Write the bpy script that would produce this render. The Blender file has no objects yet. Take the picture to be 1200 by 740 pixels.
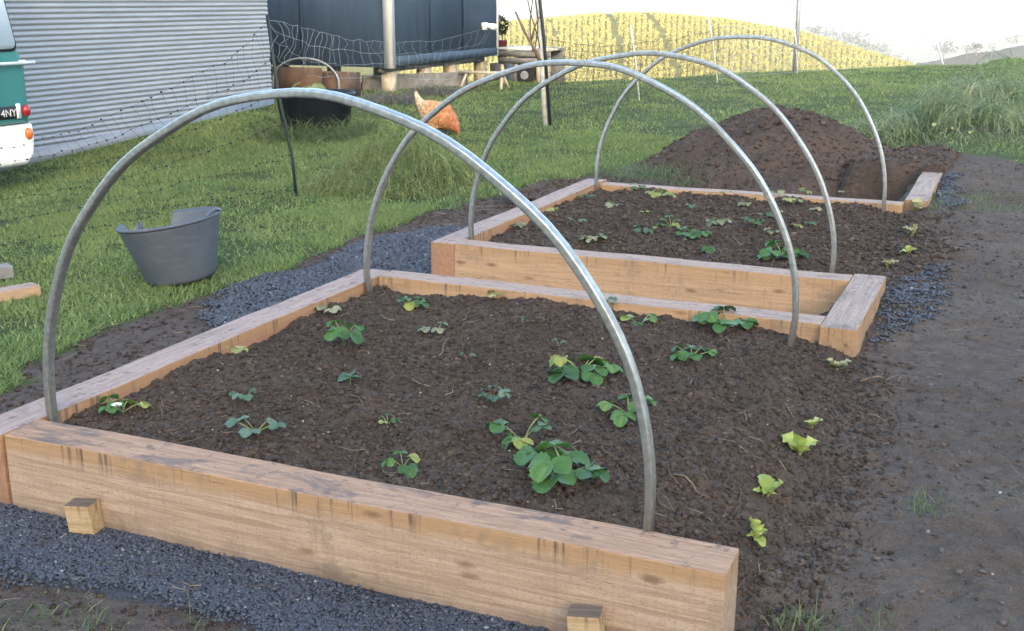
import bpy, bmesh, math, random
import numpy as np
from mathutils import Vector, Matrix, Euler

rng = np.random.default_rng(7)
random.seed(7)
sc = bpy.context.scene
COL = sc.collection
R_ = math.radians

# ------------------------------------------------------------------ camera maths (pixel of the 1200x740 photo -> point of the place)
FPX, HC, VX = 1330.0, 1.1, 1210.0
PITCH = math.atan2(370.0, FPX)
TH = math.atan2((VX - 600) * math.cos(PITCH), FPX)
F0 = np.array([-math.sin(TH), math.cos(TH), 0]); RT = np.array([math.cos(TH), math.sin(TH), 0]); ZZ = np.array([0, 0, 1.0])
FW = F0 * math.cos(PITCH) - ZZ * math.sin(PITCH); UP = ZZ * math.cos(PITCH) + F0 * math.sin(PITCH)
CAM = np.array([0, 0, HC])
def ray(px, py): return FW + RT * (px - 600) / FPX - UP * (py - 370) / FPX
def on_z(px, py, z):
    d = ray(px, py); return CAM + d * ((z - HC) / d[2])
def on_y(px, py, y):
    d = ray(px, py); return CAM + d * (y / d[1])
def on_x(px, py, x):
    d = ray(px, py); return CAM + d * (x / d[0])

# ------------------------------------------------------------------ noise
_P = np.random.default_rng(3).permutation(4096).astype(np.int64)
def _h(ix, iy, s):
    return _P[(ix + _P[(iy + s * 131) & 4095]) & 4095] / 4095.0
def vnoise(x, y, s=0):
    xi = np.floor(x).astype(np.int64); yi = np.floor(y).astype(np.int64)
    u = x - xi; v = y - yi
    u = u * u * u * (u * (u * 6 - 15) + 10); v = v * v * v * (v * (v * 6 - 15) + 10)
    a = _h(xi, yi, s); b = _h(xi + 1, yi, s); c = _h(xi, yi + 1, s); d = _h(xi + 1, yi + 1, s)
    return (a + (b - a) * u) * (1 - v) + (c + (d - c) * u) * v - 0.5
def fbm(x, y, s=0, o=4, g=.5):
    t = 0; a = 1.0
    for k in range(o):
        t = t + a * vnoise(x * 2 ** k + 17.3 * k, y * 2 ** k - 9.1 * k, s + k); a *= g
    return t
def sstep(a, b, x):
    t = np.clip((x - a) / (b - a), 0, 1); return t * t * (3 - 2 * t)
def inpoly(x, y, poly):
    n = len(poly); ins = np.zeros(np.shape(x), bool); j = n - 1
    for i in range(n):
        xi, yi = poly[i]; xj, yj = poly[j]
        c = ((yi > y) != (yj > y)) & (x < (xj - xi) * (y - yi) / (yj - yi + 1e-12) + xi)
        ins ^= c; j = i
    return ins

# ------------------------------------------------------------------ the lie of the land
GZ = -.22
UC = np.array([-100, 300, 540, 600, 700, 760, 850, 950, 1080, 1160, 1400], float)
YC = np.array([70, 45, 32, 25, 16.5, 15, 22, 38, 72, 110, 150], float)
def colpx(x, y):                     # bearing of a point seen from the garden, as a photo column
    dx = x * RT[0] + y * RT[1]; dz = np.maximum(x * F0[0] + y * F0[1], 1e-3)
    return 600 + FPX * dx / (dz * math.cos(PITCH) + .28 * HC)
SX, SY = .60, -.80                   # horizontal direction towards the sun
def edge_y(x):
    return np.interp(x, [-30, -7.2, -1.9, 3, 30], [8, 17.5, 25.0, 27, 34])
def left_slope(x, y):
    return sstep(-4.6, -8.2, x) * np.interp(y, [3, 5, 7.9, 11.74, 17, 30], [-.25, -.25, -.18, .09, -.02, -.1])
def rise(x, y):
    return sstep(-1.0, -.35, x) * np.interp(y, [1.9, 2.3, 3.2, 4.4, 7, 12, 30], [0, .015, .075, .135, .185, .17, .15])
def H(x, y):
    x = np.asarray(x, float); y = np.asarray(y, float)
    z = GZ + left_slope(x, y) + rise(x, y) + .05 * fbm(x * .35, y * .35, 5, 3) * sstep(3.2, 4.5, np.hypot(x + 1.5, y - 4))
    d = np.maximum(0, (y - edge_y(x)) * .75)
    z = z - np.minimum(.42 * d * d / (d + 7), 15)
    r = np.hypot(x, y); front = (y > 20)
    u = colpx(x, y)
    zc = HC - 190 * np.interp(u, UC, YC) / FPX
    t = sstep(100, 196, r)
    hill = -15.2 + (zc + 15.2) * (t ** .9) + .25 * fbm(x * .06, y * .06, 9, 3) * sstep(110, 140, r) * (1 - sstep(180, 192, r))
    fall = sstep(200, 420, r) * 62
    z = np.where(front & (r > 95), np.minimum(np.maximum(hill, -16), 4) - fall, z)
    z = np.where(front, z, np.where(r > 60, z, z))
    s = x * SX + y * SY               # unseen ridge added behind the camera to keep the garden in shade
    ridge = 17.5 * np.exp(-((s - 46) / 13.0) ** 2) * (1 + .12 * fbm(x * .03, y * .03, 4, 2))
    z = z + np.where(y < 20, ridge * sstep(14, 26, s), 0)
    z = np.where(~front, z - 60 * sstep(120, 420, r), z)
    return z
def G(px, py):
    p = on_z(px, py, GZ)
    for _ in range(6): p = on_z(px, py, float(H(p[0], p[1])))
    return p

# ------------------------------------------------------------------ mesh building
class Geo:
    def __init__(self): self.V = []; self.F = []; self.n = 0; self.A = []
    def add(self, v, f, a=None):
        v = np.asarray(v, float).reshape(-1, 3)
        for arr in (f if isinstance(f, list) else [f]):
            arr = np.asarray(arr, np.int64)
            if arr.size: self.F.append(arr + self.n)
        self.V.append(v); self.n += len(v)
        if a is None: a = np.full(len(v), .5)
        self.A.append(np.broadcast_to(np.asarray(a, float), (len(v),)))
        return self
    def mesh(self, name, smooth=False):
        V = np.concatenate(self.V); A = np.concatenate(self.A)
        me = bpy.data.meshes.new(name)
        me.vertices.add(len(V)); me.vertices.foreach_set('co', V.ravel().astype(np.float32))
        idx = np.concatenate([f.ravel() for f in self.F]); cnt = np.concatenate([np.full(len(f), f.shape[1]) for f in self.F])
        st = np.concatenate([[0], np.cumsum(cnt)[:-1]])
        me.loops.add(len(idx)); me.loops.foreach_set('vertex_index', idx.astype(np.int32))
        me.polygons.add(len(cnt)); me.polygons.foreach_set('loop_start', st.astype(np.int32))
        me.polygons.foreach_set('loop_total', cnt.astype(np.int32))
        if smooth: me.polygons.foreach_set('use_smooth', np.ones(len(cnt), bool))
        at = me.attributes.new('v', 'FLOAT', 'POINT'); at.data.foreach_set('value', A.astype(np.float32))
        me.update(calc_edges=True); me.validate()
        return me
    def build(self, name, mat, parent=None, smooth=False, loc=None):
        me = self.mesh(name, smooth)
        if loc is not None:
            me.transform(Matrix.Translation(-Vector(loc)))
        me.materials.append(mat)
        o = bpy.data.objects.new(name, me); COL.objects.link(o)
        if parent is not None:
            o.parent = parent
        if loc is not None: o.location = loc
        return o
    def box(self, x0, x1, y0, y1, z0, z1, a=None):
        v = [(x0, y0, z0), (x1, y0, z0), (x1, y1, z0), (x0, y1, z0), (x0, y0, z1), (x1, y0, z1), (x1, y1, z1), (x0, y1, z1)]
        return self.add(v, np.array([(0, 3, 2, 1), (4, 5, 6, 7), (0, 1, 5, 4), (1, 2, 6, 5), (2, 3, 7, 6), (3, 0, 4, 7)]), a)
    def tube(self, pts, r, n=6, cap=True, a=None):
        P = np.asarray(pts, float); m = len(P); r = np.broadcast_to(np.asarray(r, float), (m,))
        T = np.gradient(P, axis=0); T /= np.linalg.norm(T, axis=1)[:, None] + 1e-12
        ref = np.array([0, 0, 1.0]) if abs(T[0][2]) < .9 else np.array([1.0, 0, 0])
        N = np.cross(T[0], ref); N /= np.linalg.norm(N)
        V = []
        for i in range(m):
            N = N - T[i] * (N @ T[i]); N /= np.linalg.norm(N) + 1e-12
            B = np.cross(T[i], N)
            an = np.arange(n) * 2 * math.pi / n
            V.append(P[i] + r[i] * (np.cos(an)[:, None] * N + np.sin(an)[:, None] * B))
        V = np.concatenate(V)
        i = np.arange(m - 1)[:, None] * n; k = np.arange(n)[None]; k2 = (k + 1) % n
        F = np.stack([i + k, i + k2, i + n + k2, i + n + k], -1).reshape(-1, 4)
        fs = [F]
        if cap and n == 4 or (cap and n > 4):
            fs.append(np.arange(n)[None, ::-1]); fs.append((np.arange(n) + (m - 1) * n)[None])
        if n == 3 and cap:
            fs.append(np.array([[2, 1, 0]])); fs.append(np.array([[0, 1, 2]]) + (m - 1) * 3)
        return self.add(V, fs, a)
    def grid(self, X, Y, Z, a=None):
        ny, nx = X.shape; i = np.arange(ny - 1)[:, None] * nx; k = np.arange(nx - 1)[None]
        F = np.stack([i + k, i + k + 1, i + nx + k + 1, i + nx + k], -1).reshape(-1, 4)
        return self.add(np.stack([X, Y, Z], -1).reshape(-1, 3), F, None if a is None else np.asarray(a).ravel())

def tag(o, label=None, cat=None, group=None, kind=None):
    if label: o['label'] = label
    if cat: o['category'] = cat
    if group: o['group'] = group
    if kind: o['kind'] = kind
    return o
def thing(name, loc, label, cat, group=None, rz=0):
    o = bpy.data.objects.new(name, None); o.empty_display_size = .1; COL.objects.link(o)
    o.location = Vector(loc); o.rotation_euler = (0, 0, rz)
    return tag(o, label, cat, group)
def bevel_box(dim, bev=.004, seg=2, cuts=0, jitter=0.0, seed=0):
    bm = bmesh.new(); bmesh.ops.create_cube(bm, size=1)
    bmesh.ops.scale(bm, vec=Vector(dim), verts=bm.verts)
    if cuts:
        ax = max(range(3), key=lambda i: dim[i])
        es = [e for e in bm.edges if abs((e.verts[0].co - e.verts[1].co)[ax]) > dim[ax] * .9]
        bmesh.ops.subdivide_edges(bm, edges=es, cuts=cuts)
    es = [e for e in bm.edges if len(e.link_faces) == 2 and e.calc_face_angle(0) > .5]
    bmesh.ops.bevel(bm, geom=es, offset=bev, segments=seg, affect='EDGES', profile=.6)
    if jitter:
        ax = max(range(3), key=lambda i: dim[i])
        for v in bm.verts:
            t = v.co[ax]
            for k in range(3):
                if k != ax: v.co[k] += jitter * (math.sin(t * 5.1 + seed * 3 + k) + .6 * math.sin(t * 13.7 + seed + 2 * k) + .5 * random.uniform(-1, 1))
    return bm
def bm_obj(name, bm, mat, parent=None, loc=(0, 0, 0), rot=(0, 0, 0), smooth=False):
    me = bpy.data.meshes.new(name); bm.to_mesh(me); bm.free()
    if smooth:
        for p in me.polygons: p.use_smooth = True
    me.materials.append(mat)
    o = bpy.data.objects.new(name, me); COL.objects.link(o)
    if parent is not None: o.parent = parent
    o.location = loc; o.rotation_euler = rot
    return o

# ------------------------------------------------------------------ materials
class NT:
    def __init__(self, name, rough=.8, metal=0, spec=.3):
        self.m = bpy.data.materials.new(name); self.m.use_nodes = True
        self.t = self.m.node_tree; self.b = self.t.nodes['Principled BSDF']
        self.b.inputs['Roughness'].default_value = rough; self.b.inputs['Metallic'].default_value = metal
        self.b.inputs['Specular IOR Level'].default_value = spec
        self.co = self.t.nodes.new('ShaderNodeTexCoord')
    def lk(self, a, b): self.t.links.new(a, b)
    def map(self, src='Object', scale=(1, 1, 1), rot=(0, 0, 0), loc=(0, 0, 0)):
        n = self.t.nodes.new('ShaderNodeMapping'); self.lk(self.co.outputs[src], n.inputs[0])
        n.inputs['Scale'].default_value = scale; n.inputs['Rotation'].default_value = rot; n.inputs['Location'].default_value = loc
        return n.outputs[0]
    def noise(self, vec, scale, detail=4, rough=.55, dist=0):
        n = self.t.nodes.new('ShaderNodeTexNoise'); self.lk(vec, n.inputs['Vector'])
        n.inputs['Scale'].default_value = scale; n.inputs['Detail'].default_value = detail
        n.inputs['Roughness'].default_value = rough; n.inputs['Distortion'].default_value = dist
        return n.outputs[0]
    def voro(self, vec, scale, feat='F1'):
        n = self.t.nodes.new('ShaderNodeTexVoronoi'); self.lk(vec, n.inputs['Vector']); n.inputs['Scale'].default_value = scale; n.feature = feat
        return n
    def ramp(self, fac, stops, interp='LINEAR'):
        n = self.t.nodes.new('ShaderNodeValToRGB'); self.lk(fac, n.inputs[0]); e = n.color_ramp.elements; n.color_ramp.interpolation = interp
        while len(e) > 1: e.remove(e[0])
        for i, (p, c) in enumerate(stops):
            if isinstance(c, (int, float)): c = (c, c, c)
            k = e[0] if i == 0 else e.new(p)
            k.position = p; k.color = (*c, 1)
        return n.outputs[0]
    def mix(self, fac, a, b, blend='MIX'):
        n = self.t.nodes.new('ShaderNodeMix'); n.data_type = 'RGBA'; n.blend_type = blend
        for s, i in ((fac, 0), (a, 6), (b, 7)):
            if isinstance(s, (int, float)): n.inputs[i].default_value = s
            elif isinstance(s, tuple): n.inputs[i].default_value = (*s, 1)
            else: self.lk(s, n.inputs[i])
        return n.outputs[2]
    def math(self, op, a, b=0.0):
        n = self.t.nodes.new('ShaderNodeMath'); n.operation = op
        for s, i in ((a, 0), (b, 1)):
            if isinstance(s, (int, float)): n.inputs[i].default_value = s
            else: self.lk(s, n.inputs[i])
        return n.outputs[0]
    def attr(self, name='v'):
        n = self.t.nodes.new('ShaderNodeAttribute'); n.attribute_name = name; return n.outputs['Fac']
    def sep(self, vec):
        n = self.t.nodes.new('ShaderNodeSeparateXYZ'); self.lk(vec, n.inputs[0]); return n.outputs
    def col(self, c):
        if isinstance(c, tuple): self.b.inputs['Base Color'].default_value = (*c, 1)
        else: self.lk(c, self.b.inputs['Base Color'])
        return self
    def rough(self, s): self.lk(s, self.b.inputs['Roughness']); return self
    def bump(self, h, strength=.5, dist=.01, prev=None):
        n = self.t.nodes.new('ShaderNodeBump'); self.lk(h, n.inputs['Height']); n.inputs['Strength'].default_value = strength; n.inputs['Distance'].default_value = dist
        if prev is not None: self.lk(prev, n.inputs['Normal'])
        self.lk(n.outputs[0], self.b.inputs['Normal']); return n.outputs[0]
def plain(name, c, rough=.7, metal=0, var=.25, scale=8, spec=.3, bump=0):
    n = NT(name, rough, metal, spec); v = n.map()
    f = n.noise(v, scale, 5)
    n.col(n.ramp(f, [(.3, tuple(x * (1 - var) for x in c)), (.7, tuple(min(1, x * (1 + var)) for x in c))]))
    if bump: n.bump(f, bump, .005)
    return n.m
M = {}
# soil: dark brown crumbs, with paler dry crumbs
def soil_mat(name, a, b, c, sc_=1.0, spec=.15, wet=.85):
    n = NT(name, wet, 0, spec); v = n.map()
    f1 = n.noise(v, 3 * sc_, 3); f2 = n.noise(v, 55 * sc_, 4, .7); f3 = n.noise(v, 210 * sc_, 3, .6)
    base = n.mix(n.ramp(f1, [(.35, 0), (.65, 1)]), a, b)
    base = n.mix(n.ramp(f2, [(.45, 0), (.72, 1)]), base, c)
    base = n.mix(n.ramp(f3, [(.6, 0), (.8, .5)]), base, tuple(x * 1.5 for x in c))
    n.col(base)
    h = n.math('ADD', f2, n.math('MULTIPLY', f3, .5))
    n.bump(h, .7, .012)
    return n.m
M['soil'] = soil_mat('garden_soil', (.038, .029, .0235), (.060, .046, .037), (.088, .068, .055))
M['mound'] = soil_mat('mound_soil', (.042, .031, .025), (.068, .050, .039), (.085, .065, .053), .6)
n = NT('clod', .9, 0, .1); n.col(n.ramp(n.attr(), [(0, (.026, .0200, .0165)), (.5, (.056, .043, .035)), (.85, (.084, .065, .053)), (1, (.12, .095, .08))])); n.bump(n.noise(n.map(), 260, 3), .5, .004); M['clod'] = n.m
n = NT('trodden_dirt', .8, 0, .25); v = n.map()
f1 = n.noise(v, 1.6, 4); f2 = n.noise(n.map(scale=(1, 2.6, 1)), 14, 5, .65); f3 = n.noise(v, 90, 4, .7)
c = n.mix(n.ramp(f1, [(.38, 0), (.62, 1)]), (.084, .066, .054), (.120, .096, .080))
c = n.mix(n.ramp(f2, [(.4, 0), (.75, .8)]), c, (.128, .107, .093)); c = n.mix(n.ramp(f3, [(.55, 0), (.75, .6)]), c, (.048, .039, .035))
n.col(c); n.bump(n.math('ADD', f2, n.math('MULTIPLY', f3, .7)), 1, .03); M['dirt'] = n.m
n = NT('mound_clod', .9, 0, .1); n.col(n.ramp(n.attr(), [(0, (.036, .027, .022)), (.6, (.070, .052, .041)), (1, (.12, .095, .08))])); M['moundclod'] = n.m
n = NT('dirt_clod', .9, 0, .1); n.col(n.ramp(n.attr(), [(0, (.045, .037, .033)), (.6, (.080, .068, .061)), (1, (.15, .13, .12))])); M['dirtclod'] = n.m
# gravel
n = NT('gravel_stone', .62, 0, .5); n.col(n.ramp(n.attr(), [(0, (.018, .022, .032)), (.6, (.040, .048, .068)), (.93, (.075, .088, .115)), (1, (.20, .22, .25))])); M['stone'] = n.m
n = NT('gravel_bed', .85); f = n.noise(n.map(), 130, 4); n.col(n.ramp(f, [(.35, (.022, .026, .035)), (.7, (.058, .066, .085))])); n.bump(f, 1, .01); M['gravel'] = n.m
# ground sheet: zones by attribute v: 0 lawn soil, .5 bare dirt, 1 yellow crop, then meadow by distance
n = NT('lawn_ground', .95, 0, .1); v = n.map(); a = n.attr()
f1 = n.noise(v, .7, 5); f2 = n.noise(v, 22, 5, .7)
lawn = n.mix(n.ramp(f1, [(.35, 0), (.65, 1)]), (.055, .080, .028), (.080, .105, .038)); lawn = n.mix(n.ramp(f2, [(.4, 0), (.7, 1)]), lawn, (.022, .028, .013))
dirt = n.mix(n.ramp(f2, [(.35, 0), (.7, 1)]), (.060, .048, .042), (.105, .087, .077))
crop = n.mix(n.ramp(n.noise(v, .5, 4), [(.3, 0), (.7, 1)]), (.065, .07, .025), (.11, .105, .038))
cc = n.mix(n.ramp(a, [(.15, 0), (.4, 1)]), lawn, dirt); cc = n.mix(n.ramp(a, [(.6, 0), (.9, 1)]), cc, crop)
n.col(cc); n.bump(f2, .8, .03); M['ground'] = n.m
# grass
def grass_mat(name, stops, wl=(.5, (.10, .12, .03))):
    n = NT(name, .6, 0, .25)
    f = n.noise(n.map(), .9, 4)
    c = n.ramp(n.attr(), stops)
    c = n.mix(n.ramp(f, [(.42, 0), (.68, wl[0])]), c, wl[1])
    n.col(c)
    n.b.inputs['Transmission Weight'].default_value = 0
    tr = n.t.nodes.new('ShaderNodeBsdfTranslucent'); n.lk(c, tr.inputs[0])
    ms = n.t.nodes.new('ShaderNodeMixShader'); ms.inputs[0].default_value = .4
    n.lk(n.b.outputs[0], ms.inputs[1]); n.lk(tr.outputs[0], ms.inputs[2]); n.lk(ms.outputs[0], n.t.nodes['Material Output'].inputs[0])
    return n.m
M['grass'] = grass_mat('lawn_grass', [(0, (.11, .165, .060)), (.5, (.175, .25, .085)), (.85, (.235, .31, .115)), (1, (.38, .37, .19))], (.5, (.25, .28, .095)))
M['tuft'] = grass_mat('grass_tuft', [(0, (.06, .10, .04)), (.6, (.13, .19, .08)), (1, (.28, .28, .15))], (.3, (.14, .16, .07)))
M['weed'] = grass_mat('pulled_weeds', [(0, (.10, .145, .065)), (.5, (.22, .285, .14)), (.85, (.32, .37, .20)), (1, (.40, .38, .24))], (.3, (.26, .30, .17)))
M['mown'] = grass_mat('mown_grass', [(0, (.10, .145, .05)), (.5, (.20, .26, .095)), (1, (.34, .35, .16))], (.3, (.14, .14, .06)))
M['dry'] = grass_mat('dry_weeds', [(0, (.09, .09, .08)), (.6, (.19, .18, .155)), (1, (.30, .27, .21))], (.2, (.15, .15, .13)))
M['vine'] = grass_mat('crop_leaf', [(0, (.17, .165, .06)), (.4, (.27, .255, .095)), (.8, (.34, .315, .12)), (1, (.21, .25, .09))], (.3, (.31, .29, .11)))
M['treeleaf'] = grass_mat('tree_leaf', [(0, (.03, .04, .02)), (.6, (.06, .07, .035)), (1, (.10, .085, .05))], (.2, (.08, .07, .04)))
M['bark'] = plain('bark', (.10, .08, .06), .9, 0, .4, 12)
# strawberry leaf
def leaf_mat(name, stops, rough=.45):
    n = NT(name, rough, 0, .4)
    f = n.noise(n.map(), 60, 3); c = n.ramp(n.attr(), stops)
    c = n.mix(n.ramp(f, [(.4, 0), (.75, .22)]), c, (.14, .19, .06)); n.col(c)
    vn = n.noise(n.map(), 240, 2); n.bump(vn, .5, .003)
    tr = n.t.nodes.new('ShaderNodeBsdfTranslucent'); n.lk(c, tr.inputs[0])
    ms = n.t.nodes.new('ShaderNodeMixShader'); ms.inputs[0].default_value = .25
    n.lk(n.b.outputs[0], ms.inputs[1]); n.lk(tr.outputs[0], ms.inputs[2]); n.lk(ms.outputs[0], n.t.nodes['Material Output'].inputs[0])
    return n.m
M['straw_leaf'] = leaf_mat('strawberry_leaf', [(0, (.022, .068, .018)), (.35, (.036, .105, .024)), (.7, (.060, .155, .034)), (.92, (.15, .23, .05)), (1, (.30, .29, .06))])
M['blue_leaf'] = leaf_mat('bluish_leaf', [(0, (.035, .080, .045)), (.6, (.062, .125, .072)), (1, (.12, .18, .12))])
M['yellow_leaf'] = leaf_mat('yellow_leaf', [(0, (.12, .15, .04)), (.5, (.22, .25, .07)), (1, (.36, .36, .16))])
M['wilt_leaf'] = leaf_mat('wilted_leaf', [(0, (.10, .13, .07)), (.5, (.17, .19, .11)), (1, (.30, .29, .18))], .6)
M['lettuce'] = leaf_mat('lettuce_leaf', [(0, (.20, .26, .05)), (.5, (.36, .42, .10)), (1, (.52, .54, .20))], .5)
M['palelettuce'] = leaf_mat('pale_seedling_leaf', [(0, (.22, .23, .10)), (.5, (.34, .33, .17)), (1, (.45, .42, .25))], .6)
M['stem'] = plain('stem', (.17, .21, .08), .5, 0, .3, 30)
M['redstem'] = plain('red_stem', (.19, .09, .05), .5, 0, .3, 30)
M['petal'] = plain('petal', (.75, .76, .62), .5, 0, .1, 30)
M['twig'] = plain('twig', (.13, .095, .07), .85, 0, .35, 40)
n = NT('straw', .85); n.col(n.ramp(n.attr(), [(0, (.07, .052, .04)), (.6, (.13, .10, .075)), (1, (.28, .235, .17))])); M['straw'] = n.m
# sawn timber, long axis = object X; top face weathered, sides yellower
def wood_mat(name, seed, top_a=(.25, .148, .092), top_b=(.38, .238, .158), side_a=(.285, .198, .138), side_b=(.405, .30, .22), stain=.85, orange=1.0, half=.122):
    n = NT(name, .78, 0, .25)
    v = n.map(loc=(seed * 3.7, seed * 1.3, seed * 2.1)); grain = n.map(scale=(1.2, 26, 26), loc=(seed, seed * 2, seed))
    saw = n.map(scale=(60, 3, 3), loc=(seed, 0, 0))
    g = n.noise(grain, 3.2, 5, .6, .6); fine = n.noise(n.map(scale=(8, 90, 90)), 5, 3); sw = n.noise(saw, 1.5, 3)
    big = n.noise(n.map(scale=(1, 2.2, 2.2), loc=(seed * 5, seed, 0)), 4.6, 8, .72, .5)
    geo = n.t.nodes.new('ShaderNodeNewGeometry'); nz = n.sep(geo.outputs['Normal'])[2]
    up = n.ramp(nz, [(.6, 0), (.8, 1)])
    top = n.mix(n.ramp(g, [(.36, 0), (.62, 1)]), top_a, top_b)
    top = n.mix(n.ramp(fine, [(.48, 0), (.72, .7)]), top, (.15, .095, .07))
    st = n.ramp(big, [(.53, 0), (.58, stain * .6), (.68, stain)])
    top = n.mix(st, top, (.085, .075, .078))
    bl = n.noise(n.map(loc=(seed * 9, 3, seed)), 26, 4, .7)
    top = n.mix(n.ramp(bl, [(.58, 0), (.66, .7)]), top, (.085, .07, .065))
    side = n.mix(n.ramp(g, [(.36, 0), (.62, 1)]), side_a, side_b)
    side = n.mix(n.ramp(sw, [(.5, 0), (.8, .3)]), side, tuple(x * .72 for x in side_a))
    sp = n.noise(n.map(scale=(26, 60, 60)), 4, 3, .7)
    side = n.mix(n.ramp(sp, [(.54, 0), (.64, .55)]), side, (.20, .14, .085))
    oz = n.sep(n.map())[2]
    ozn = n.math('ADD', oz, n.math('MULTIPLY', n.noise(n.map(scale=(9, 9, 1), loc=(seed, 0, 0)), 2.5, 4), .045))
    band = n.ramp(n.math('ADD', n.math('MULTIPLY', ozn, 5), .0), [(half * 5 - .16, 0), (half * 5 - .02, .75 * orange)])
    side = n.mix(band, side, (.33, .20, .10))
    # dark drips that start at the top edge
    dr = n.noise(n.map(scale=(34, 34, 1.6), loc=(seed * 2, 0, 0)), 1.6, 4, .65)
    dz = n.ramp(n.math('MULTIPLY', n.math('ADD', oz, n.math('MULTIPLY', dr, .05)), 5), [(half * 5 - .18, 0), (half * 5 + .06, 1)])
    side = n.mix(n.math('MULTIPLY', n.ramp(dr, [(.56, 0), (.68, .85)]), dz), side, (.085, .06, .05))
    ck = n.noise(n.map(scale=(1.1, 24, 24), loc=(seed * 4, 2, seed)), 2.0, 3, .5); side = n.mix(n.ramp(ck, [(.655, 0), (.665, .75), (.675, 0)]), side, (.10, .07, .05))
    mud = n.ramp(n.math('MULTIPLY', n.math('ADD', oz, n.math('MULTIPLY', big, .06)), 5), [(0, 1), (.12, 0)]) if False else None
    md = n.noise(n.map(loc=(seed, seed, 5)), 9, 5, .7)
    side = n.mix(n.ramp(md, [(.56, 0), (.68, .55)]), side, (.19, .14, .10))
    kv = n.voro(n.map(scale=(3.2, 9, 9), loc=(seed * 1.7, seed, seed * .6)), 1.35); kd = kv.outputs['Distance']
    kn = n.ramp(n.math('ADD', kd, n.math('MULTIPLY', bl, .10)), [(.10, 1), (.15, .55), (.20, 0)])
    side = n.mix(n.math('MULTIPLY', kn, .75), side, (.13, .07, .04)); top = n.mix(n.math('MULTIPLY', kn, .6), top, (.12, .065, .045))
    mz = n.ramp(n.math('ADD', n.math('ADD', oz, half + .05), n.math('MULTIPLY', md, -.10)), [(.02, .75), (.085, 0)])
    side = n.mix(mz, side, (.12, .09, .07))
    n.col(n.mix(up, side, top))
    h = n.math('ADD', g, n.math('MULTIPLY', n.math('ADD', fine, sw), .5)); n.bump(h, .5, .004)
    return n.m
M['wood1'] = wood_mat('sawn_timber_front', 1)
M['wood2'] = wood_mat('sawn_timber_pink', 2, (.26, .19, .165), (.35, .265, .235), (.25, .135, .08), (.33, .185, .115), .4, .6)
M['wood3'] = wood_mat('sawn_timber_pale', 3.3, (.26, .19, .155), (.36, .27, .22), (.33, .215, .13), (.42, .285, .18), .4, .6)
M['wood4'] = wood_mat('sawn_timber_connector', 4.1, (.22, .17, .15), (.34, .26, .215), (.25, .16, .095), (.33, .22, .135), .75, .6)
M['stake'] = wood_mat('stake_wood', 5.2, (.085, .07, .055), (.14, .11, .085), (.33, .23, .12), (.43, .32, .19), .2, .2, .2)
M['endgrain'] = plain('end_grain', (.36, .26, .16), .85, 0, .25, 40, .2, .4)
M['old_board'] = plain('old_grey_board', (.17, .17, .165), .9, 0, .3, 9, .2, .3)
M['ply'] = plain('brown_board', (.11, .068, .045), .8, 0, .35, 5)
M['pile'] = plain('pile_wood', (.46, .40, .31), .9, 0, .25, 10)
# galvanised pipe
n = NT('galvanised_steel', .45, .85, .5); f = n.noise(n.map(), 70, 4); f2 = n.noise(n.map(), 7, 6, .75); oz = n.sep(n.map())[2]
c = n.ramp(f, [(.3, (.29, .31, .32)), (.75, (.47, .49, .50))]); c = n.mix(n.ramp(f2, [(.5, 0), (.68, .7)]), c, (.22, .205, .165))
low = n.ramp(n.math('ADD', oz, n.math('MULTIPLY', f2, .25)), [(.06, .75), (.30, 0)]); c = n.mix(low, c, (.15, .12, .09)); n.col(c)
n.rough(n.ramp(f2, [(.3, .34), (.7, .60)])); n.bump(f2, .15, .003); M['galv'] = n.m
# corrugated zinc
n = NT('corrugated_zinc', .48, .25, .4); v = n.map(); f = n.noise(n.map(scale=(1, .6, 6)), 2, 4); f2 = n.noise(v, 40, 3)
c = n.ramp(f, [(.3, (.225, .25, .285)), (.7, (.285, .31, .345))]); c = n.mix(n.ramp(f2, [(.6, 0), (.8, .35)]), c, (.20, .215, .24)); n.col(c); M['zinc'] = n.m
M['zinc_base'] = plain('zinc_base_strip', (.21, .235, .275), .5, .2, .1, 3)
n = NT('navy_cladding', .62, 0, .35); f = n.noise(n.map(scale=(3, 3, .5)), 2.5, 5); n.col(n.ramp(f, [(.3, (.030, .055, .105)), (.7, (.045, .078, .135))])); M['navy'] = n.m
M['navy_trim'] = plain('navy_trim', (.036, .062, .105), .6, 0, .12, 6)
M['white_trim'] = plain('white_painted_trim', (.55, .57, .60), .6, 0, .06, 8)
M['white'] = plain('white_paint', (.78, .78, .76), .45, 0, .05, 6, .5)
M['teal'] = plain('teal_paint', (.026, .155, .165), .35, 0, .10, 3, .5)
M['glass'] = plain('pale_blind_glass', (.66, .70, .74), .15, 0, .05, 2, .6)
M['black'] = plain('black_plastic', (.016, .017, .018), .55, 0, .2, 20)
M['rubber'] = plain('black_rubber', (.02, .02, .02), .85, 0, .2, 20)
M['red'] = plain('red_lens', (.30, .015, .02), .25, 0, .15, 40, .6)
M['amber'] = plain('amber_lens', (.55, .14, .03), .25, 0, .2, 40, .6)
M['plate'] = plain('black_number_plate', (.012, .012, .014), .4, 0, .1, 10)
M['silver'] = plain('silver_letters', (.62, .62, .62), .4, .2, .05, 10)
M['pot'] = plain('dark_planter', (.017, .024, .036), .5, 0, .25, 6)
M['greenpole'] = plain('dark_green_post', (.012, .022, .022), .5, 0, .2, 20)
M['whitepole'] = plain('white_fibre_post', (.62, .63, .62), .5, 0, .08, 20)
M['steelpost'] = plain('grey_steel_post', (.30, .31, .32), .5, .4, .15, 20)
M['greypole'] = plain('weathered_grey_pole', (.48, .48, .46), .8, 0, .25, 14)
M['netdark'] = plain('dark_twine', (.018, .022, .028), .7, 0, .1, 10)
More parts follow.
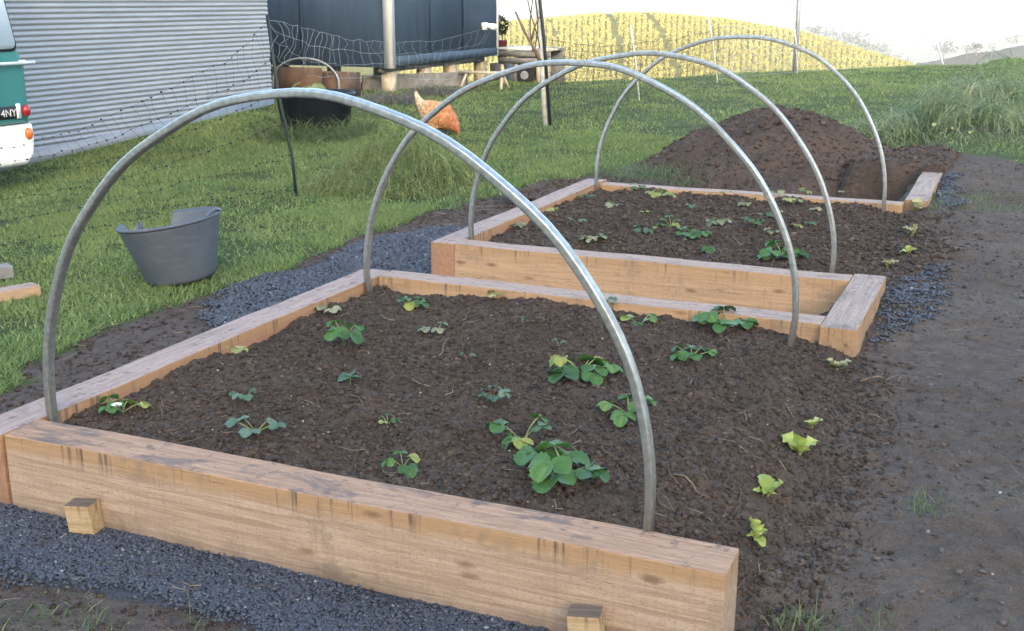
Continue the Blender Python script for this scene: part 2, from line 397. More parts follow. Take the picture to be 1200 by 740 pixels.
M['netpale'] = plain('pale_twine', (.30, .34, .38), .6, 0, .1, 10)
M['redcloth'] = plain('dark_red_bin', (.10, .015, .02), .6, 0, .2, 10)
# rubber tub
n = NT('grey_rubber_tub', .55, 0, .4); f = n.noise(n.map(scale=(1, 1, 5)), 9, 4); f2 = n.noise(n.map(), 5, 5, .7)
c = n.ramp(f2, [(.35, (.060, .074, .10)), (.7, (.090, .104, .13))]); c = n.mix(n.ramp(f, [(.58, 0), (.72, .35)]), c, (.15, .15, .145)); n.col(c); n.bump(f, .3, .004); M['tub'] = n.m
# hen
n = NT('hen_feathers', .85, 0, .15); g = n.map(); a = n.attr(); f = n.noise(g, 26, 4, .6); f2 = n.voro(g, 38).outputs['Distance']
c = n.ramp(a, [(0, (.62, .50, .36)), (.18, (.55, .38, .23)), (.45, (.50, .27, .12)), (.72, (.42, .19, .075)), (1, (.30, .085, .04))])
c = n.mix(n.ramp(f, [(.45, 0), (.7, .55)]), c, (.62, .44, .28)); c = n.mix(n.ramp(f2, [(.35, 0), (.75, .5)]), c, (.22, .09, .035)); n.col(c); n.bump(f2, .6, .012); M['hen'] = n.m
M['comb'] = plain('hen_comb', (.42, .03, .03), .5, 0, .15, 30)
M['cream'] = plain('cream_feathers', (.72, .64, .48), .85, 0, .12, 30)

# ------------------------------------------------------------------ ground sheet
def axis(parts):
    out = []
    for a, b, n_ in parts: out.append(np.linspace(a, b, n_, endpoint=False))
    return np.concatenate(out + [[parts[-1][1]]])
DIRT_L = [(-3.02, 1.0), (-3.05, 2.2), (-3.12, 2.64), (-3.22, 2.99), (-3.31, 3.37), (-3.32, 3.8), (-3.30, 4.13), (-3.34, 4.63), (-3.38, 5.29), (-3.40, 5.99), (-3.32, 6.73), (-3.2, 7.6), (-2.95, 8.3), (-2.7, 9.6), (-2.0, 10.6), (-.9, 10.6), (-.4, 9.7), (.1, 9.1), (3.5, 8.9), (3.5, 1.0)]
def dirt_mask(x, y):
    xx = x + .16 * fbm(x * 2.2, y * 2.2, 21, 3); yy = y + .25 * fbm(x * 2.2 + 9, y * 2.2, 22, 3)
    return inpoly(xx, yy, DIRT_L)
xs = axis([(-5500, -600, 8), (-600, -120, 32), (-120, -24, 48), (-24, -11, 26), (-11, 2.6, 170), (2.6, 20, 24), (20, 120, 40), (120, 600, 32), (600, 5500, 8)])
ys = axis([(-5500, -500, 8), (-500, -80, 30), (-80, 0, 40), (0, 28, 280), (28, 90, 62), (90, 260, 120), (260, 700, 32), (700, 5500, 10)])
X, Y = np.meshgrid(xs, ys)
Z = H(X, Y)
m = dirt_mask(X, Y).astype(float) * .5
rr = np.hypot(X, Y); m = np.where((rr > 90) & (rr < 320) & (Y > 30), 1.0, m)
# the open pit beside the heap and the boxed gap lie lower than the sheet
pit = (X > -2.3) & (X < -.56) & (Y > 6.9) & (Y < 9.6)
Z = np.where(pit, Z - .9, Z)
bedin = (X > -2.4) & (X < -.6) & (Y > 2.1) & (Y < 6.7) & ~((Y > 4.0) & (Y < 4.7)); Z = np.where(bedin, Z - .15, Z)
tag(Geo().grid(X, Y, Z, m).build('ground', M['ground'], smooth=True), kind='structure')

# ------------------------------------------------------------------ dirt path on the right
xs = np.concatenate([np.linspace(-.62, 1.3, 260), np.linspace(1.32, 3.2, 60)]); ys = np.concatenate([np.linspace(.9, 4.2, 420), np.linspace(4.21, 9.4, 400)])
X, Y = np.meshgrid(xs, ys)
def dirt_h(x, y):
    z = GZ + rise(x, y) + .012 + .028 * fbm(x * 1.1, y * 1.1, 31, 3) + .030 * fbm(x * 5, y * 8, 32, 4) + .012 * np.abs(fbm(x * 11, y * 15, 36, 3)) + .012 * np.abs(fbm(x * 22, y * 26, 33, 3)) + .005 * fbm(x * 60, y * 64, 34, 2)
    z = z - .05 * sstep(8.7, 9.3, y) * 1.4 - .06 * 0
    return z
tag(Geo().grid(X, Y, dirt_h(X, Y)).build('dirt_path', M['dirt'], smooth=True), kind='structure')

# ------------------------------------------------------------------ soil in the two beds, spilling over on the open right side
def soil_h(x, y, s, y0, y1):
    e = -.36 + .10 * fbm(y * 1.3, y * 0 + s, 41 + s, 3)                 # foot of the spill
    t = sstep(e - .38, e + .16, x)
    z = (-.034 + .02 * fbm(x * 1.5, y * 1.5, 44 + s, 3) + .035 * fbm(x * 6, y * 6, 45 + s, 4) + .012 * np.abs(fbm(x * 26, y * 26, 46 + s, 3)) + .010 * fbm(x * 60, y * 60, 47 + s, 2))
    z = z - .012 * sstep(-2.05, -2.35, x)
    return z * (1 - t) + (GZ - .03 + rise(x, y)) * t + .020 * t * (1 - t) * 4 * fbm(x * 9, y * 9, 48 + s, 3)
for s, (y0, y1) in enumerate(((2.149, 3.948), (4.772, 6.678))):
    xs = np.linspace(-2.351, .1, 420); ys = np.linspace(y0, y1, 330)
    X, Y = np.meshgrid(xs, ys)
    Z = soil_h(X, Y, s, y0, y1)
    if s == 0:      # the spill wraps round the open rail end and stops by the rail behind
        Z = np.where(X > -.42, Z - .0, Z)
    tag(Geo().grid(X, Y, Z).build('bed_soil', M['soil'], smooth=True), kind='structure')
# apron of spilled soil in front of and between the rail ends on the right
for k, (x0, x1, y0, y1, s) in enumerate(((-.432, .12, 1.55, 2.149, 0), (-.42, .12, 3.948, 4.22, 0), (-.42, .12, 4.60, 4.772, 1), (-.415, .12, 6.678, 7.2, 1))):
    xs = np.linspace(x0, x1, 110); ys = np.linspace(y0, y1, 90); X, Y = np.meshgrid(xs, ys)
    Z = soil_h(X, Y, s, 0, 0)
    fade = {0: sstep(1.62, 2.1, Y), 1: 1 - sstep(3.96, 4.2, Y), 2: sstep(4.62, 4.77, Y), 3: 1 - sstep(6.75, 7.1, Y)}[k]
    b_ = GZ - .03 + rise(X, Y); Z = b_ + (Z - b_) * fade - .10 * (1 - fade)
    tag(Geo().grid(X, Y, Z).build('spilled_soil', M['soil'], smooth=True), kind='structure')
def soil_at(x, y):
    if y < 4.4: return float(soil_h(np.array(x), np.array(y), 0, 0, 0))
    return float(soil_h(np.array(x), np.array(y), 1, 0, 0))

# crumbs: many small lumps as one heap of stuff
_t = (1 + 5 ** .5) / 2
ICO = np.array([(-1, _t, 0), (1, _t, 0), (-1, -_t, 0), (1, -_t, 0), (0, -1, _t), (0, 1, _t), (0, -1, -_t), (0, 1, -_t), (_t, 0, -1), (_t, 0, 1), (-_t, 0, -1), (-_t, 0, 1)]) / math.hypot(1, _t)
ICF = np.array([(0, 11, 5), (0, 5, 1), (0, 1, 7), (0, 7, 10), (0, 10, 11), (1, 5, 9), (5, 11, 4), (11, 10, 2), (10, 7, 6), (7, 1, 8), (3, 9, 4), (3, 4, 2), (3, 2, 6), (3, 6, 8), (3, 8, 9), (4, 9, 5), (2, 4, 11), (6, 2, 10), (8, 6, 7), (9, 8, 1)])
def lumps(P, size, val, squash=.7, jit=.42):
    n = len(P); V = ICO[None] * (1 + rng.uniform(-jit, jit, (n, 12, 1)))
    V = V * rng.uniform(.65, 1.25, (n, 1, 3))
    a = rng.uniform(0, 6.28, n); b = rng.uniform(-.9, .9, n)
    ca, sa, cb, sb = np.cos(a), np.sin(a), np.cos(b), np.sin(b)
    Rm = np.zeros((n, 3, 3)); Rm[:, 0, 0] = ca; Rm[:, 0, 1] = -sa * cb; Rm[:, 0, 2] = sa * sb; Rm[:, 1, 0] = sa; Rm[:, 1, 1] = ca * cb; Rm[:, 1, 2] = -ca * sb; Rm[:, 2, 1] = sb; Rm[:, 2, 2] = cb
    V = np.einsum('nij,nkj->nki', Rm, V) * size[:, None, None]; V[:, :, 2] *= squash
    V = V + P[:, None]
    F = (ICF[None] + (np.arange(n) * 12)[:, None, None]).reshape(-1, 3)
    return V.reshape(-1, 3), F, np.repeat(val, 12)
def crumbs(name, n_, xr, yr, hfun, smin, smax, mat, mask=None, pw=3.0, sink=.15):
    x = rng.uniform(*xr, n_); y = rng.uniform(*yr, n_)
    if mask is not None: k = mask(x, y); x = x[k]; y = y[k]
    s = smin + (smax - smin) * rng.uniform(0, 1, len(x)) ** pw
    z = hfun(x, y) + s * (.45 - sink)
    g = Geo(); g.add(*lumps(np.stack([x, y, z], 1), s, np.clip(rng.normal(.5, .19, len(x)), 0, 1)))
    return tag(g.build(name, mat), kind='stuff')
spill = lambda x, y: x < -.30 + .16 * fbm(y * 2.2, x * 2.2, 51, 3) + rng.exponential(.05, len(x))
crumbs('soil_crumbs', 52000, (-2.34, .1), (2.152, 3.94), lambda x, y: np.maximum(soil_h(x, y, 0, 0, 0), np.where(x > -.6, dirt_h(x, y), -9)), .0018, .0095, M['clod'], spill, 3.2)
crumbs('soil_crumbs', 30000, (-2.34, .1), (4.78, 6.67), lambda x, y: np.maximum(soil_h(x, y, 1, 0, 0), np.where(x > -.6, dirt_h(x, y), -9)), .003, .014, M['clod'], spill, 3.2)
crumbs('soil_crumbs', 5000, (-.42, .05), (1.6, 2.15), lambda x, y: np.maximum(GZ - .03 + (soil_h(x, y, 0, 0, 0) - GZ + .03) * sstep(1.62, 2.1, y) - .10 * (1 - sstep(1.62, 2.1, y)), dirt_h(x, y)), .0025, .012, M['clod'], spill, 2.6)
crumbs('dirt_crumbs', 30000, (-.55, 1.5), (1.3, 8.9), dirt_h, .0015, .010, M['dirtclod'], None, 7, .3)

M['pebble'] = plain('pale_pebble', (.34, .31, .28), .8, 0, .3, 90)
crumbs('pale_bits', 90, (-2.3, -.4), (2.2, 3.9), lambda x, y: soil_h(x, y, 0, 0, 0) + .004, .002, .005, M['pebble'])
crumbs('pale_bits', 120, (-.4, 1.2), (1.7, 8.5), lambda x, y: dirt_h(x, y) + .003, .002, .005, M['pebble'])
# ------------------------------------------------------------------ gravel
GR_F = [(-3.4, 1.50), (-2.9, 1.66), (-2.17, 1.73), (-1.79, 1.76), (-1.48, 1.80), (-1.25, 1.74), (-.85, 1.62), (-.50, 1.60), (-.46, 2.03), (-3.4, 2.03)]
GR_L = [(-2.75, 3.3), (-3.05, 3.75), (-3.20, 3.98), (-3.27, 4.33), (-3.24, 4.8), (-3.24, 5.42), (-3.12, 5.9), (-2.70, 6.1), (-2.47, 6.0), (-2.47, 2.9), (-2.6, 2.9)]
GR_M = [(-2.8, 4.06), (-.55, 4.06), (-.55, 4.66), (-2.8, 4.66)]
GR_R = [(-.42, 4.05), (-.28, 4.30), (-.20, 4.6), (-.18, 5.0), (-.24, 5.3), (-.42, 4.9)]
GR_R2 = [(-.42, 6.78), (-.30, 6.9), (-.26, 7.6), (-.30, 8.1), (-.42, 8.0)]
def gravel_h(x, y): return GZ + .014 + .012 * fbm(x * 3, y * 3, 61, 3)
def gmask(poly, j=.08):
    return lambda x, y: inpoly(x + j * fbm(x * 4, y * 4, 62, 3) * 2 + rng.normal(0, .022, len(x)), y + rng.normal(0, .03, len(x)) * (j > .05) + j * fbm(x * 4, y * 4, 63, 3) * 2, poly)
for poly, n_, s0, s1 in ((GR_F, 105000, .0024, .0060), (GR_L, 26000, .005, .010), (GR_M, 14000, .005, .009), (GR_R, 5200, .004, .008), (GR_R2, 2500, .006, .010)):
    px = [p[0] for p in poly]; py = [p[1] for p in poly]
    jx = .10 if poly in (GR_M,) else .08
    xs = np.linspace(min(px) - .1, max(px) + .1, 60); ys = np.linspace(min(py) - .1, max(py) + .1, 60)
    crumbs('gravel', n_, (min(px) - .1, max(px) + .1), (min(py) - .15, max(py)), lambda x, y: np.maximum(gravel_h(x, y), np.where(x > -.6, dirt_h(x, y) + .004, -9)), s0, s1, M['stone'], gmask(poly, .02 if poly is GR_M else .07), 1.3, .1)
xs = np.linspace(-3.3, -.55, 140); ys = np.linspace(1.2, 2.1, 60); X, Y = np.meshgrid(xs, ys)
k = np.minimum(1, np.maximum(0, (Y - 1.72) / .12)); tag(Geo().grid(X, Y, np.where(inpoly(X, Y, GR_F), gravel_h(X, Y) - .002, GZ - .03)).build('gravel_path', M['gravel'], smooth=True), kind='structure')
xs = np.linspace(-3.35, -.56, 120); ys = np.linspace(2.9, 6.15, 140); X, Y = np.meshgrid(xs, ys)
tag(Geo().grid(X, Y, np.where((inpoly(X, Y, GR_L) | inpoly(X, Y, GR_M)) & ~((X > -2.45) & ((Y < 4.07) | (Y > 4.64))), gravel_h(X, Y) - .004, GZ - .2)).build('gravel_path', M['gravel'], smooth=True), kind='structure')
# rough dirt strip between gravel and lawn, front and left
strip = lambda x, y: dirt_mask(x, y) & (x < -2.5) & ~inpoly(x, y, GR_L)
crumbs('dirt_crumbs', 9000, (-3.5, -2.5), (2.0, 8.2), lambda x, y: H(x, y), .003, .013, M['clod'], strip, 3)
crumbs('dirt_crumbs', 5000, (-2.6, -.3), (1.2, 1.9), lambda x, y: H(x, y), .002, .009, M['clod'], lambda x, y: ~inpoly(x, y, GR_F), 3)

# ------------------------------------------------------------------ raised beds
W, HH = .126, .245
def sleeper(parent, x0, x1, y0, y1, mat, seed, zt=0.0, h=HH, name='sleeper', along=None):
    L = max(x1 - x0, y1 - y0); ax = along or ('x' if (x1 - x0) > (y1 - y0) else 'y')
    bm = bevel_box((x1 - x0, y1 - y0, h) if ax == 'x' else (y1 - y0, x1 - x0, h), .004, 2, 14, .0012, seed)
    o = bm_obj(name, bm, mat, parent, loc=((x0 + x1) / 2, (y0 + y1) / 2, zt - h / 2), rot=(0, 0, 0 if ax == 'x' else math.pi / 2))
    return o
bed = thing('raised_bed', (0, 0, 0), 'large raised timber bed in the foreground with two stakes against its front board', 'raised bed', 'raised beds of sawn timber')
s = sleeper(bed, -2.350, -.434, 2.022, 2.147, M['wood1'], 1); s.rotation_euler.z = R_(.6); tag(s, 'stained front sleeper with dark drips')
sleeper(bed, -2.478, -2.352, 2.005, 4.05, M['wood2'], 2)
sleeper(bed, -2.350, -.557, 3.95, 4.068, M['wood3'], 3)
for (px, py, w, ztop) in ((94, 583, .072, -.128), (689, 708, .070, -.118)):
    p = on_y(px, py, 1.97)
    bm = bevel_box((w, .048, .34), .003, 2)
    bm_obj('stake', bm, M['stake'], bed, loc=(p[0], 1.992, ztop - .17), rot=(R_(3), R_(-4), R_(10)))
bed2 = thing('raised_bed', (0, 0, 0), 'raised timber bed behind the first one, under the two farther hoops, clean front board', 'raised bed', 'raised beds of sawn timber')
sleeper(bed2, -2.350, -.557, 4.652, 4.768, M['wood3'], 4)
sleeper(bed2, -2.478, -2.352, 4.652, 6.82, M['wood2'], 5)
sleeper(bed2, -2.350, -.547, 6.68, 6.79, M['wood3'], 6, -.012)
o = sleeper(None, -.555, -.428, 3.915, 4.79, M['wood4'], 7, .002, name='timber_sleeper', along='y')
tag(o, 'short stained sleeper closing the right end of the gap between the two beds', 'timber', 'short loose sleepers')
o = sleeper(None, -.545, -.42, 6.80, 7.98, M['wood4'], 8, .0, name='timber_sleeper', along='y')
tag(o, 'sleeper lying between the dug pit and dark gravel beyond the far bed', 'timber', 'short loose sleepers')

# ------------------------------------------------------------------ hoops
def hoop(y, x0, x1, top, label, lean=0.0, skew=0.0):
    r = (x1 - x0) / 2; cx = (x0 + x1) / 2; leg = top - r
    pts = [(x0 - .004, y, -.20), (x0, y, -.05)]
    for a in np.linspace(math.pi, 0, 49):
        sag = 1 + .012 * math.sin(2 * a + skew)
        pts.append((cx + r * math.cos(a) * sag, y + lean * math.sin(a), max(leg, 0) + r * math.sin(a) * (1 + min(leg, 0) / r) + .005 * math.sin(5 * a + skew) + .002 * math.sin(17 * a + 3 * skew)))
    pts += [(x1, y, -.05), (x1 + .004, y, -.20)]
    P = np.array(pts); T = np.gradient(P, axis=0); T /= np.linalg.norm(T, axis=1)[:, None]
    Yd = np.tile(np.array([0, 1.0, 0]), (len(P), 1)); Nn = np.cross(Yd, T); Nn /= np.linalg.norm(Nn, axis=1)[:, None]
    prof = []
    for cu_, cv_, a0 in ((1, 1, 0), (-1, 1, 90), (-1, -1, 180), (1, -1, 270)):
        for a in (0, 30, 60, 90):
            prof.append((cu_ * .0050 + .0048 * math.cos(R_(a0 + a)), cv_ * .0095 + .0048 * math.sin(R_(a0 + a))))
        if cv_ == cu_: prof += [(cu_ * .0065 * .35 + 0.0, 0)] if False else []
    prof = prof[:4] + [(0.0, .0136), ] + prof[4:8] + [(-.0084, .005), (-.0084, -.005)] + prof[8:12] + [(0.0, -.0136)] + prof[12:] + [(.0112, -.003), (.0112, .003)]
    n_ = len(prof); V = np.concatenate([P[k] + np.array([u_ * -Nn[k] + v_ * Yd[k] for u_, v_ in prof]) for k in range(len(P))])
    a_ = np.arange(len(P) - 1)[:, None] * n_; k_ = np.arange(n_)[None]; k2_ = (k_ + 1) % n_
    o = Geo().add(V, np.stack([a_ + k_, a_ + k2_, a_ + n_ + k2_, a_ + n_ + k_], -1).reshape(-1, 4)).build('hoop', M['galv'], smooth=True)
    return tag(o, label, 'hoop', 'metal hoops over the beds')
hoop(2.168, -2.334, -.638, .894, 'galvanised pipe hoop nearest the camera, crossing the front of the near bed', 0, .4)
hoop(3.846, -2.332, -.640, .885, 'galvanised pipe hoop at the far end of the near bed', 0, 1.3)
hoop(4.812, -2.333, -.655, .880, 'galvanised pipe hoop at the near end of the second bed', 0, 2.2)
hoop(6.60, -2.345, -.640, .900, 'farthest galvanised pipe hoop, in front of the dark soil heap', .05, 3.0)

# ------------------------------------------------------------------ plants
def leaflet(L, Wd, fold, droop, teeth=True, cup=0.0, n=13):
    q = np.linspace(0.02, 1, n); t = (1 - np.cos(math.pi * q)) / 2; s = np.array([-1, -.55, 0, .55, 1])
    w = Wd * np.sin(math.pi * q) ** .9 * (.74 + .46 * t)
    if teeth: w = w * (1 + .10 * np.where(np.arange(n) % 2, 1, -1))
    Xl = (t * L)[:, None] + (.05 * L * np.sin(math.pi * q))[:, None] * (1 - np.abs(s)) * np.where(t > .8, 1, 0)[:, None]; Yl = w[:, None] * s[None]
    Zl = fold * np.abs(Yl) - droop * L * (t ** 2)[:, None] - cup * (Yl ** 2) / max(Wd, 1e-4)
    Zl = Zl + .03 * L * np.sin(t * 24)[:, None] * np.abs(s)[None]
    return np.stack([Xl, Yl, Zl], -1).reshape(-1, 3)
def gridf(ny, nx):
    i = np.arange(ny - 1)[:, None] * nx; k = np.arange(nx - 1)[None]
    return np.stack([i + k, i + k + 1, i + nx + k + 1, i + nx + k], -1).reshape(-1, 4)
LF = gridf(13, 5)
def rotm(az, tilt, roll=0):
    return np.array(Euler((roll, tilt, az), 'XYZ').to_matrix())
def strawberry(px, py, wpx, n, label, kind='straw_leaf', up=.7, stem='stem', flower=False, seed=0, group=None, z=None):
    R = random.Random(seed * 7 + 11)
    p = on_z(px, py, -.04); p = on_z(px, py, soil_at(p[0], p[1])); p[2] = soil_at(p[0], p[1])
    D = np.linalg.norm(p - CAM); size = wpx / FPX * D          # spread of the plant in metres
    p[2] += .004; root = thing('strawberry_plant', p, label, 'strawberry plant', 'strawberry seedlings')
    fo = Geo(); st = Geo(); a0 = R.uniform(0, 6.28)
    for k in range(n):
        az = a0 + k * 6.283 / n + R.uniform(-.5, .5)
        reach = size * .5 * R.uniform(.4, .85) if n > 1 else size * .1
        lf = size * (.235 if n > 3 else .30) * R.uniform(.75, 1.2)
        if n == 1: lf = size * .55
        hgt = max(size * up * R.uniform(.10, .34), .018 + R.uniform(0, .012))
        d = np.array([math.cos(az), math.sin(az), 0]); tip = d * reach + np.array([0, 0, hgt])
        mid = d * reach * .35 + np.array([0, 0, hgt * .75])
        tt = np.linspace(0, 1, 6)[:, None]; pts = (1 - tt) ** 2 * np.array([0, 0, -.004]) + 2 * tt * (1 - tt) * mid + tt ** 2 * tip
        st.tube(pts, max(.0011, size * .011), 5)
        val = np.clip(R.gauss(.45, .2), 0, 1)
        if R.random() < .12: val = .95
        tilt = R.uniform(.0, .6)
        for q, (da, ls) in enumerate(((0, 1.0), (1.5, .9), (-1.5, .9))):
            V = leaflet(lf * ls, lf * .50 * ls, R.uniform(.15, .5), R.uniform(.05, .35))
            V = V @ rotm(0, 0, 0).T
            V = V @ rotm(da, tilt * .4, R.uniform(-.3, .3)).T @ rotm(az, tilt - .15).T + tip
            fo.add(V, LF, np.clip(val + R.uniform(-.1, .1) + np.tile([.10, -.04, .16, -.04, .10], 13), 0, 1))
    if flower:
        f = np.array([.0, 0, size * .22]) + .42 * size * np.array([RT[0] * .1 - F0[0] * .8, RT[1] * .1 - F0[1] * .8, 0])
        st.tube([(0, 0, 0), f * .6, f], .0012, 5)
    fo.build('foliage', M[kind], root, smooth=True); st.build('stems', M[stem], root, smooth=True)
    if flower:
        g = Geo()
        for k in range(5):
            V = leaflet(.017, .0085, .2, -.2, False) @ rotm(k * 1.2566, -.4).T + f
            g.add(V, LF)
        fl = g.build('flower', M['petal'], root, smooth=True); tag(fl, 'small white flower')
    return root
PL = [
 (143, 482, 62, 5, 'full green strawberry plant with a small white flower by the foot of the nearest hoop', 'straw_leaf', .9, 'stem', True),
 (287, 474, 38, 4, 'small strawberry plant with upright round leaves behind the wide dark leafed one', 'blue_leaf', 1.0, 'stem'),
 (301, 513, 62, 5, 'strawberry plant with wide dark leaves in the front left of the near bed', 'blue_leaf', .6, 'stem'),
 (277, 418, 28, 4, 'small pale strawberry seedling with a dry stalk near the left sleeper', 'yellow_leaf', .9, 'stem'),
 (403, 405, 68, 4, 'tall strawberry plant with paired upright leaves left of the bed centre', 'straw_leaf', 1.4, 'stem'),
 (388, 370, 32, 3, 'wilted strawberry seedling with thin leaves near the left sleeper', 'wilt_leaf', .6, 'stem'),
 (485, 358, 40, 5, 'rounded strawberry plant standing third behind the left side, in front of the far sleeper', 'straw_leaf', .8, 'stem'),
 (460, 330, 24, 4, 'small strawberry plant beside the left foot of the second hoop', 'straw_leaf', 1.0, 'stem'),
 (576, 348, 20, 3, 'tiny yellowish strawberry seedling close to the far sleeper of the near bed', 'yellow_leaf', .8, 'stem'),
 (512, 391, 40, 3, 'flat drooping strawberry seedling above a broken twig', 'wilt_leaf', .3, 'stem'),
 (547, 423, 18, 2, 'tiny strawberry seedling with one raised leaf and a reddish base', 'blue_leaf', 1.3, 'redstem'),
 (411, 453, 30, 1, 'single flat grey blue trefoil leaf lying on the soil', 'blue_leaf', .12, 'stem'),
 (454, 497, 28, 4, 'small bright green strawberry seedling alone in the middle of the near bed', 'straw_leaf', .7, 'stem'),
 (472, 549, 52, 4, 'low strawberry plant close to the front sleeper, left of the largest one', 'straw_leaf', .7, 'stem'),
 (578, 470, 38, 6, 'dense strawberry plant with reddish brown leaf bases', 'blue_leaf', .9, 'redstem'),
 (612, 383, 13, 2, 'tiniest strawberry sprout near the back of the near bed', 'blue_leaf', .7, 'stem'),
 (612, 522, 78, 5, 'strawberry plant with round leaves and a raised flower stalk just behind the largest one', 'straw_leaf', 1.1, 'stem'),
 (662, 566, 118, 7, 'largest strawberry plant, sprawling beside the front sleeper near the hoop foot', 'straw_leaf', .75, 'stem'),
 (681, 440, 84, 9, 'big bushy strawberry plant in the middle of the near bed', 'straw_leaf', .7, 'stem'),
 (655, 411, 16, 2, 'tiny sprout just above the big bushy strawberry plant', 'blue_leaf', .5, 'stem'),
 (737, 490, 72, 5, 'strawberry plant with arching stalks crossed by the nearest hoop', 'straw_leaf', 1.0, 'stem'),
 (750, 384, 48, 4, 'strawberry plant with arching stalk right of the nearest hoop, near the far sleeper', 'straw_leaf', .9, 'stem'),
 (810, 424, 56, 6, 'strawberry plant of two leafy clumps right of the nearest hoop', 'straw_leaf', .9, 'stem'),
 (850, 387, 64, 8, 'big leafy strawberry plant against the far sleeper of the near bed', 'straw_leaf', .9, 'stem'),
 (717, 359, 20, 3, 'small strawberry plant against the far sleeper behind the nearest hoop', 'blue_leaf', .9, 'stem'),
 (687, 235, 22, 4, 'small strawberry plant in the far left corner of the second bed', 'straw_leaf', .8, 'stem'),
 (646, 249, 22, 4, 'yellowish strawberry seedling beside the left sleeper of the second bed', 'yellow_leaf', .6, 'stem'),
 (716, 244, 22, 3, 'drooping pale strawberry seedling right of the far left corner plant', 'wilt_leaf', .6, 'stem'),
 (676, 260, 18, 2, 'two leafed bluish seedling in the left half of the second bed', 'blue_leaf', .8, 'stem'),
 (606, 270, 22, 3, 'wilted seedling near the front left corner of the second bed', 'wilt_leaf', .4, 'stem'),
 (697, 281, 36, 4, 'broad half wilted strawberry plant near the front board of the second bed', 'wilt_leaf', .7, 'stem'),
 (747, 224, 24, 4, 'small leafy strawberry plant against the back sleeper of the second bed', 'straw_leaf', .9, 'stem'),
 (773, 233, 36, 6, 'yellow green strawberry plant near the back sleeper of the second bed', 'yellow_leaf', .6, 'stem'),
 (751, 267, 24, 3, 'dark bluish strawberry seedling left of the tall one', 'blue_leaf', .6, 'stem'),
 (768, 271, 13, 2, 'tiny yellow green sprout squeezed between the bluish seedling and the tall one', 'yellow_leaf', .8, 'stem'),
 (786, 265, 34, 5, 'tall strawberry plant with light leaves in the middle of the second bed', 'straw_leaf', 1.0, 'stem'),
 (811, 281, 38, 6, 'bright leafy strawberry plant in front of the tall one', 'straw_leaf', .8, 'stem'),
 (830, 298, 17, 1, 'single round green leaf standing near the front board of the second bed', 'straw_leaf', .5, 'stem'),
 (755, 253, 13, 3, 'tiny yellow seedling in the middle of the second bed', 'yellow_leaf', .6, 'stem'),
 (811, 248, 15, 3, 'tiny bluish seedling behind the bright leafy plant', 'blue_leaf', .7, 'stem'),
 (841, 263, 32, 5, 'low spreading strawberry plant right of the middle of the second bed', 'wilt_leaf', .5, 'stem'),
 (849, 230, 17, 4, 'small green strawberry plant at the right end of the visible back sleeper', 'straw_leaf', .9, 'stem'),
 (876, 240, 19, 3, 'shrivelled grey seedling near the back of the second bed', 'wilt_leaf', .5, 'redstem'),
 (884, 263, 24, 4, 'two tone strawberry seedling left of the second hoop', 'straw_leaf', .8, 'stem'),
 (898, 255, 16, 3, 'small thin seedling touching the second hoop', 'blue_leaf', .8, 'stem'),
 (903, 276, 18, 3, 'drooping grey leafed seedling by the second hoop', 'wilt_leaf', .6, 'stem'),
 (914, 232, 20, 3, 'pale strawberry seedling behind the second hoop', 'wilt_leaf', .9, 'stem'),
 (929, 240, 22, 5, 'bright yellow green strawberry plant between the second and third hoops', 'yellow_leaf', .9, 'stem'),
 (942, 232, 15, 3, 'small dark strawberry seedling right of the bright yellow green one', 'straw_leaf', .9, 'stem'),
 (957, 247, 14, 3, 'tiny white edged seedling left of the third hoop', 'wilt_leaf', .6, 'stem'),
 (935, 270, 14, 3, 'tiny green seedling in the open soil left of the third hoop', 'yellow_leaf', .6, 'stem'),
 (950, 266, 14, 3, 'thin pale seedling beside the third hoop', 'blue_leaf', .7, 'stem'),
 (911, 253, 14, 2, 'small two leafed sprout just right of the second hoop', 'yellow_leaf', .6, 'stem'),
 (917, 304, 58, 8, 'largest strawberry plant of the second bed, with a yellow top, behind the second hoop', 'straw_leaf', .8, 'stem'),
 (988, 226, 15, 2, 'withered seedling right of the third hoop', 'wilt_leaf', .5, 'redstem'),
]
for i, a in enumerate(PL): strawberry(*a, seed=i)
def lettuce(px, py, wpx, n, label, kind='lettuce', zb=None, seed=0):
    R = random.Random(seed * 13 + 5)
    p = on_z(px, py, -.06)
    for _ in range(5):
        zz = soil_at(p[0], p[1]); p = on_z(px, py, max(zz, float(dirt_h(p[0], p[1])) if p[0] > -.6 else -9))
    D = np.linalg.norm(p - CAM); size = wpx / FPX * D
    p[2] += .006; root = thing('lettuce_seedling', p, label, 'lettuce', 'lettuce seedlings along the right side')
    fo = Geo(); a0 = R.uniform(0, 6.28)
    n += 2
    for k in range(n):
        az = a0 + k * 6.283 / n + R.uniform(-.9, .9); L = size * R.uniform(.22, .72)
        V = leaflet(L, L * .36, R.uniform(.1, .5), R.uniform(-.2, .7), True)
        V[:, 2] += .10 * L * np.sin(V[:, 0] / L * 17 + k) * np.abs(V[:, 1]) / (L * .36)
        V[:, 2] += .25 * np.abs(V[:, 1]); V = V @ rotm(az, -R.uniform(.5, 1.25)).T
        fo.add(V, LF, np.clip(R.gauss(.5, .22), 0, 1))
    fo.build('foliage', M[kind], root, smooth=True)
    g = Geo().tube([(0, 0, -.01), (0, 0, size * .12)], size * .05, 6); g.build('stems', M['stem'], root)
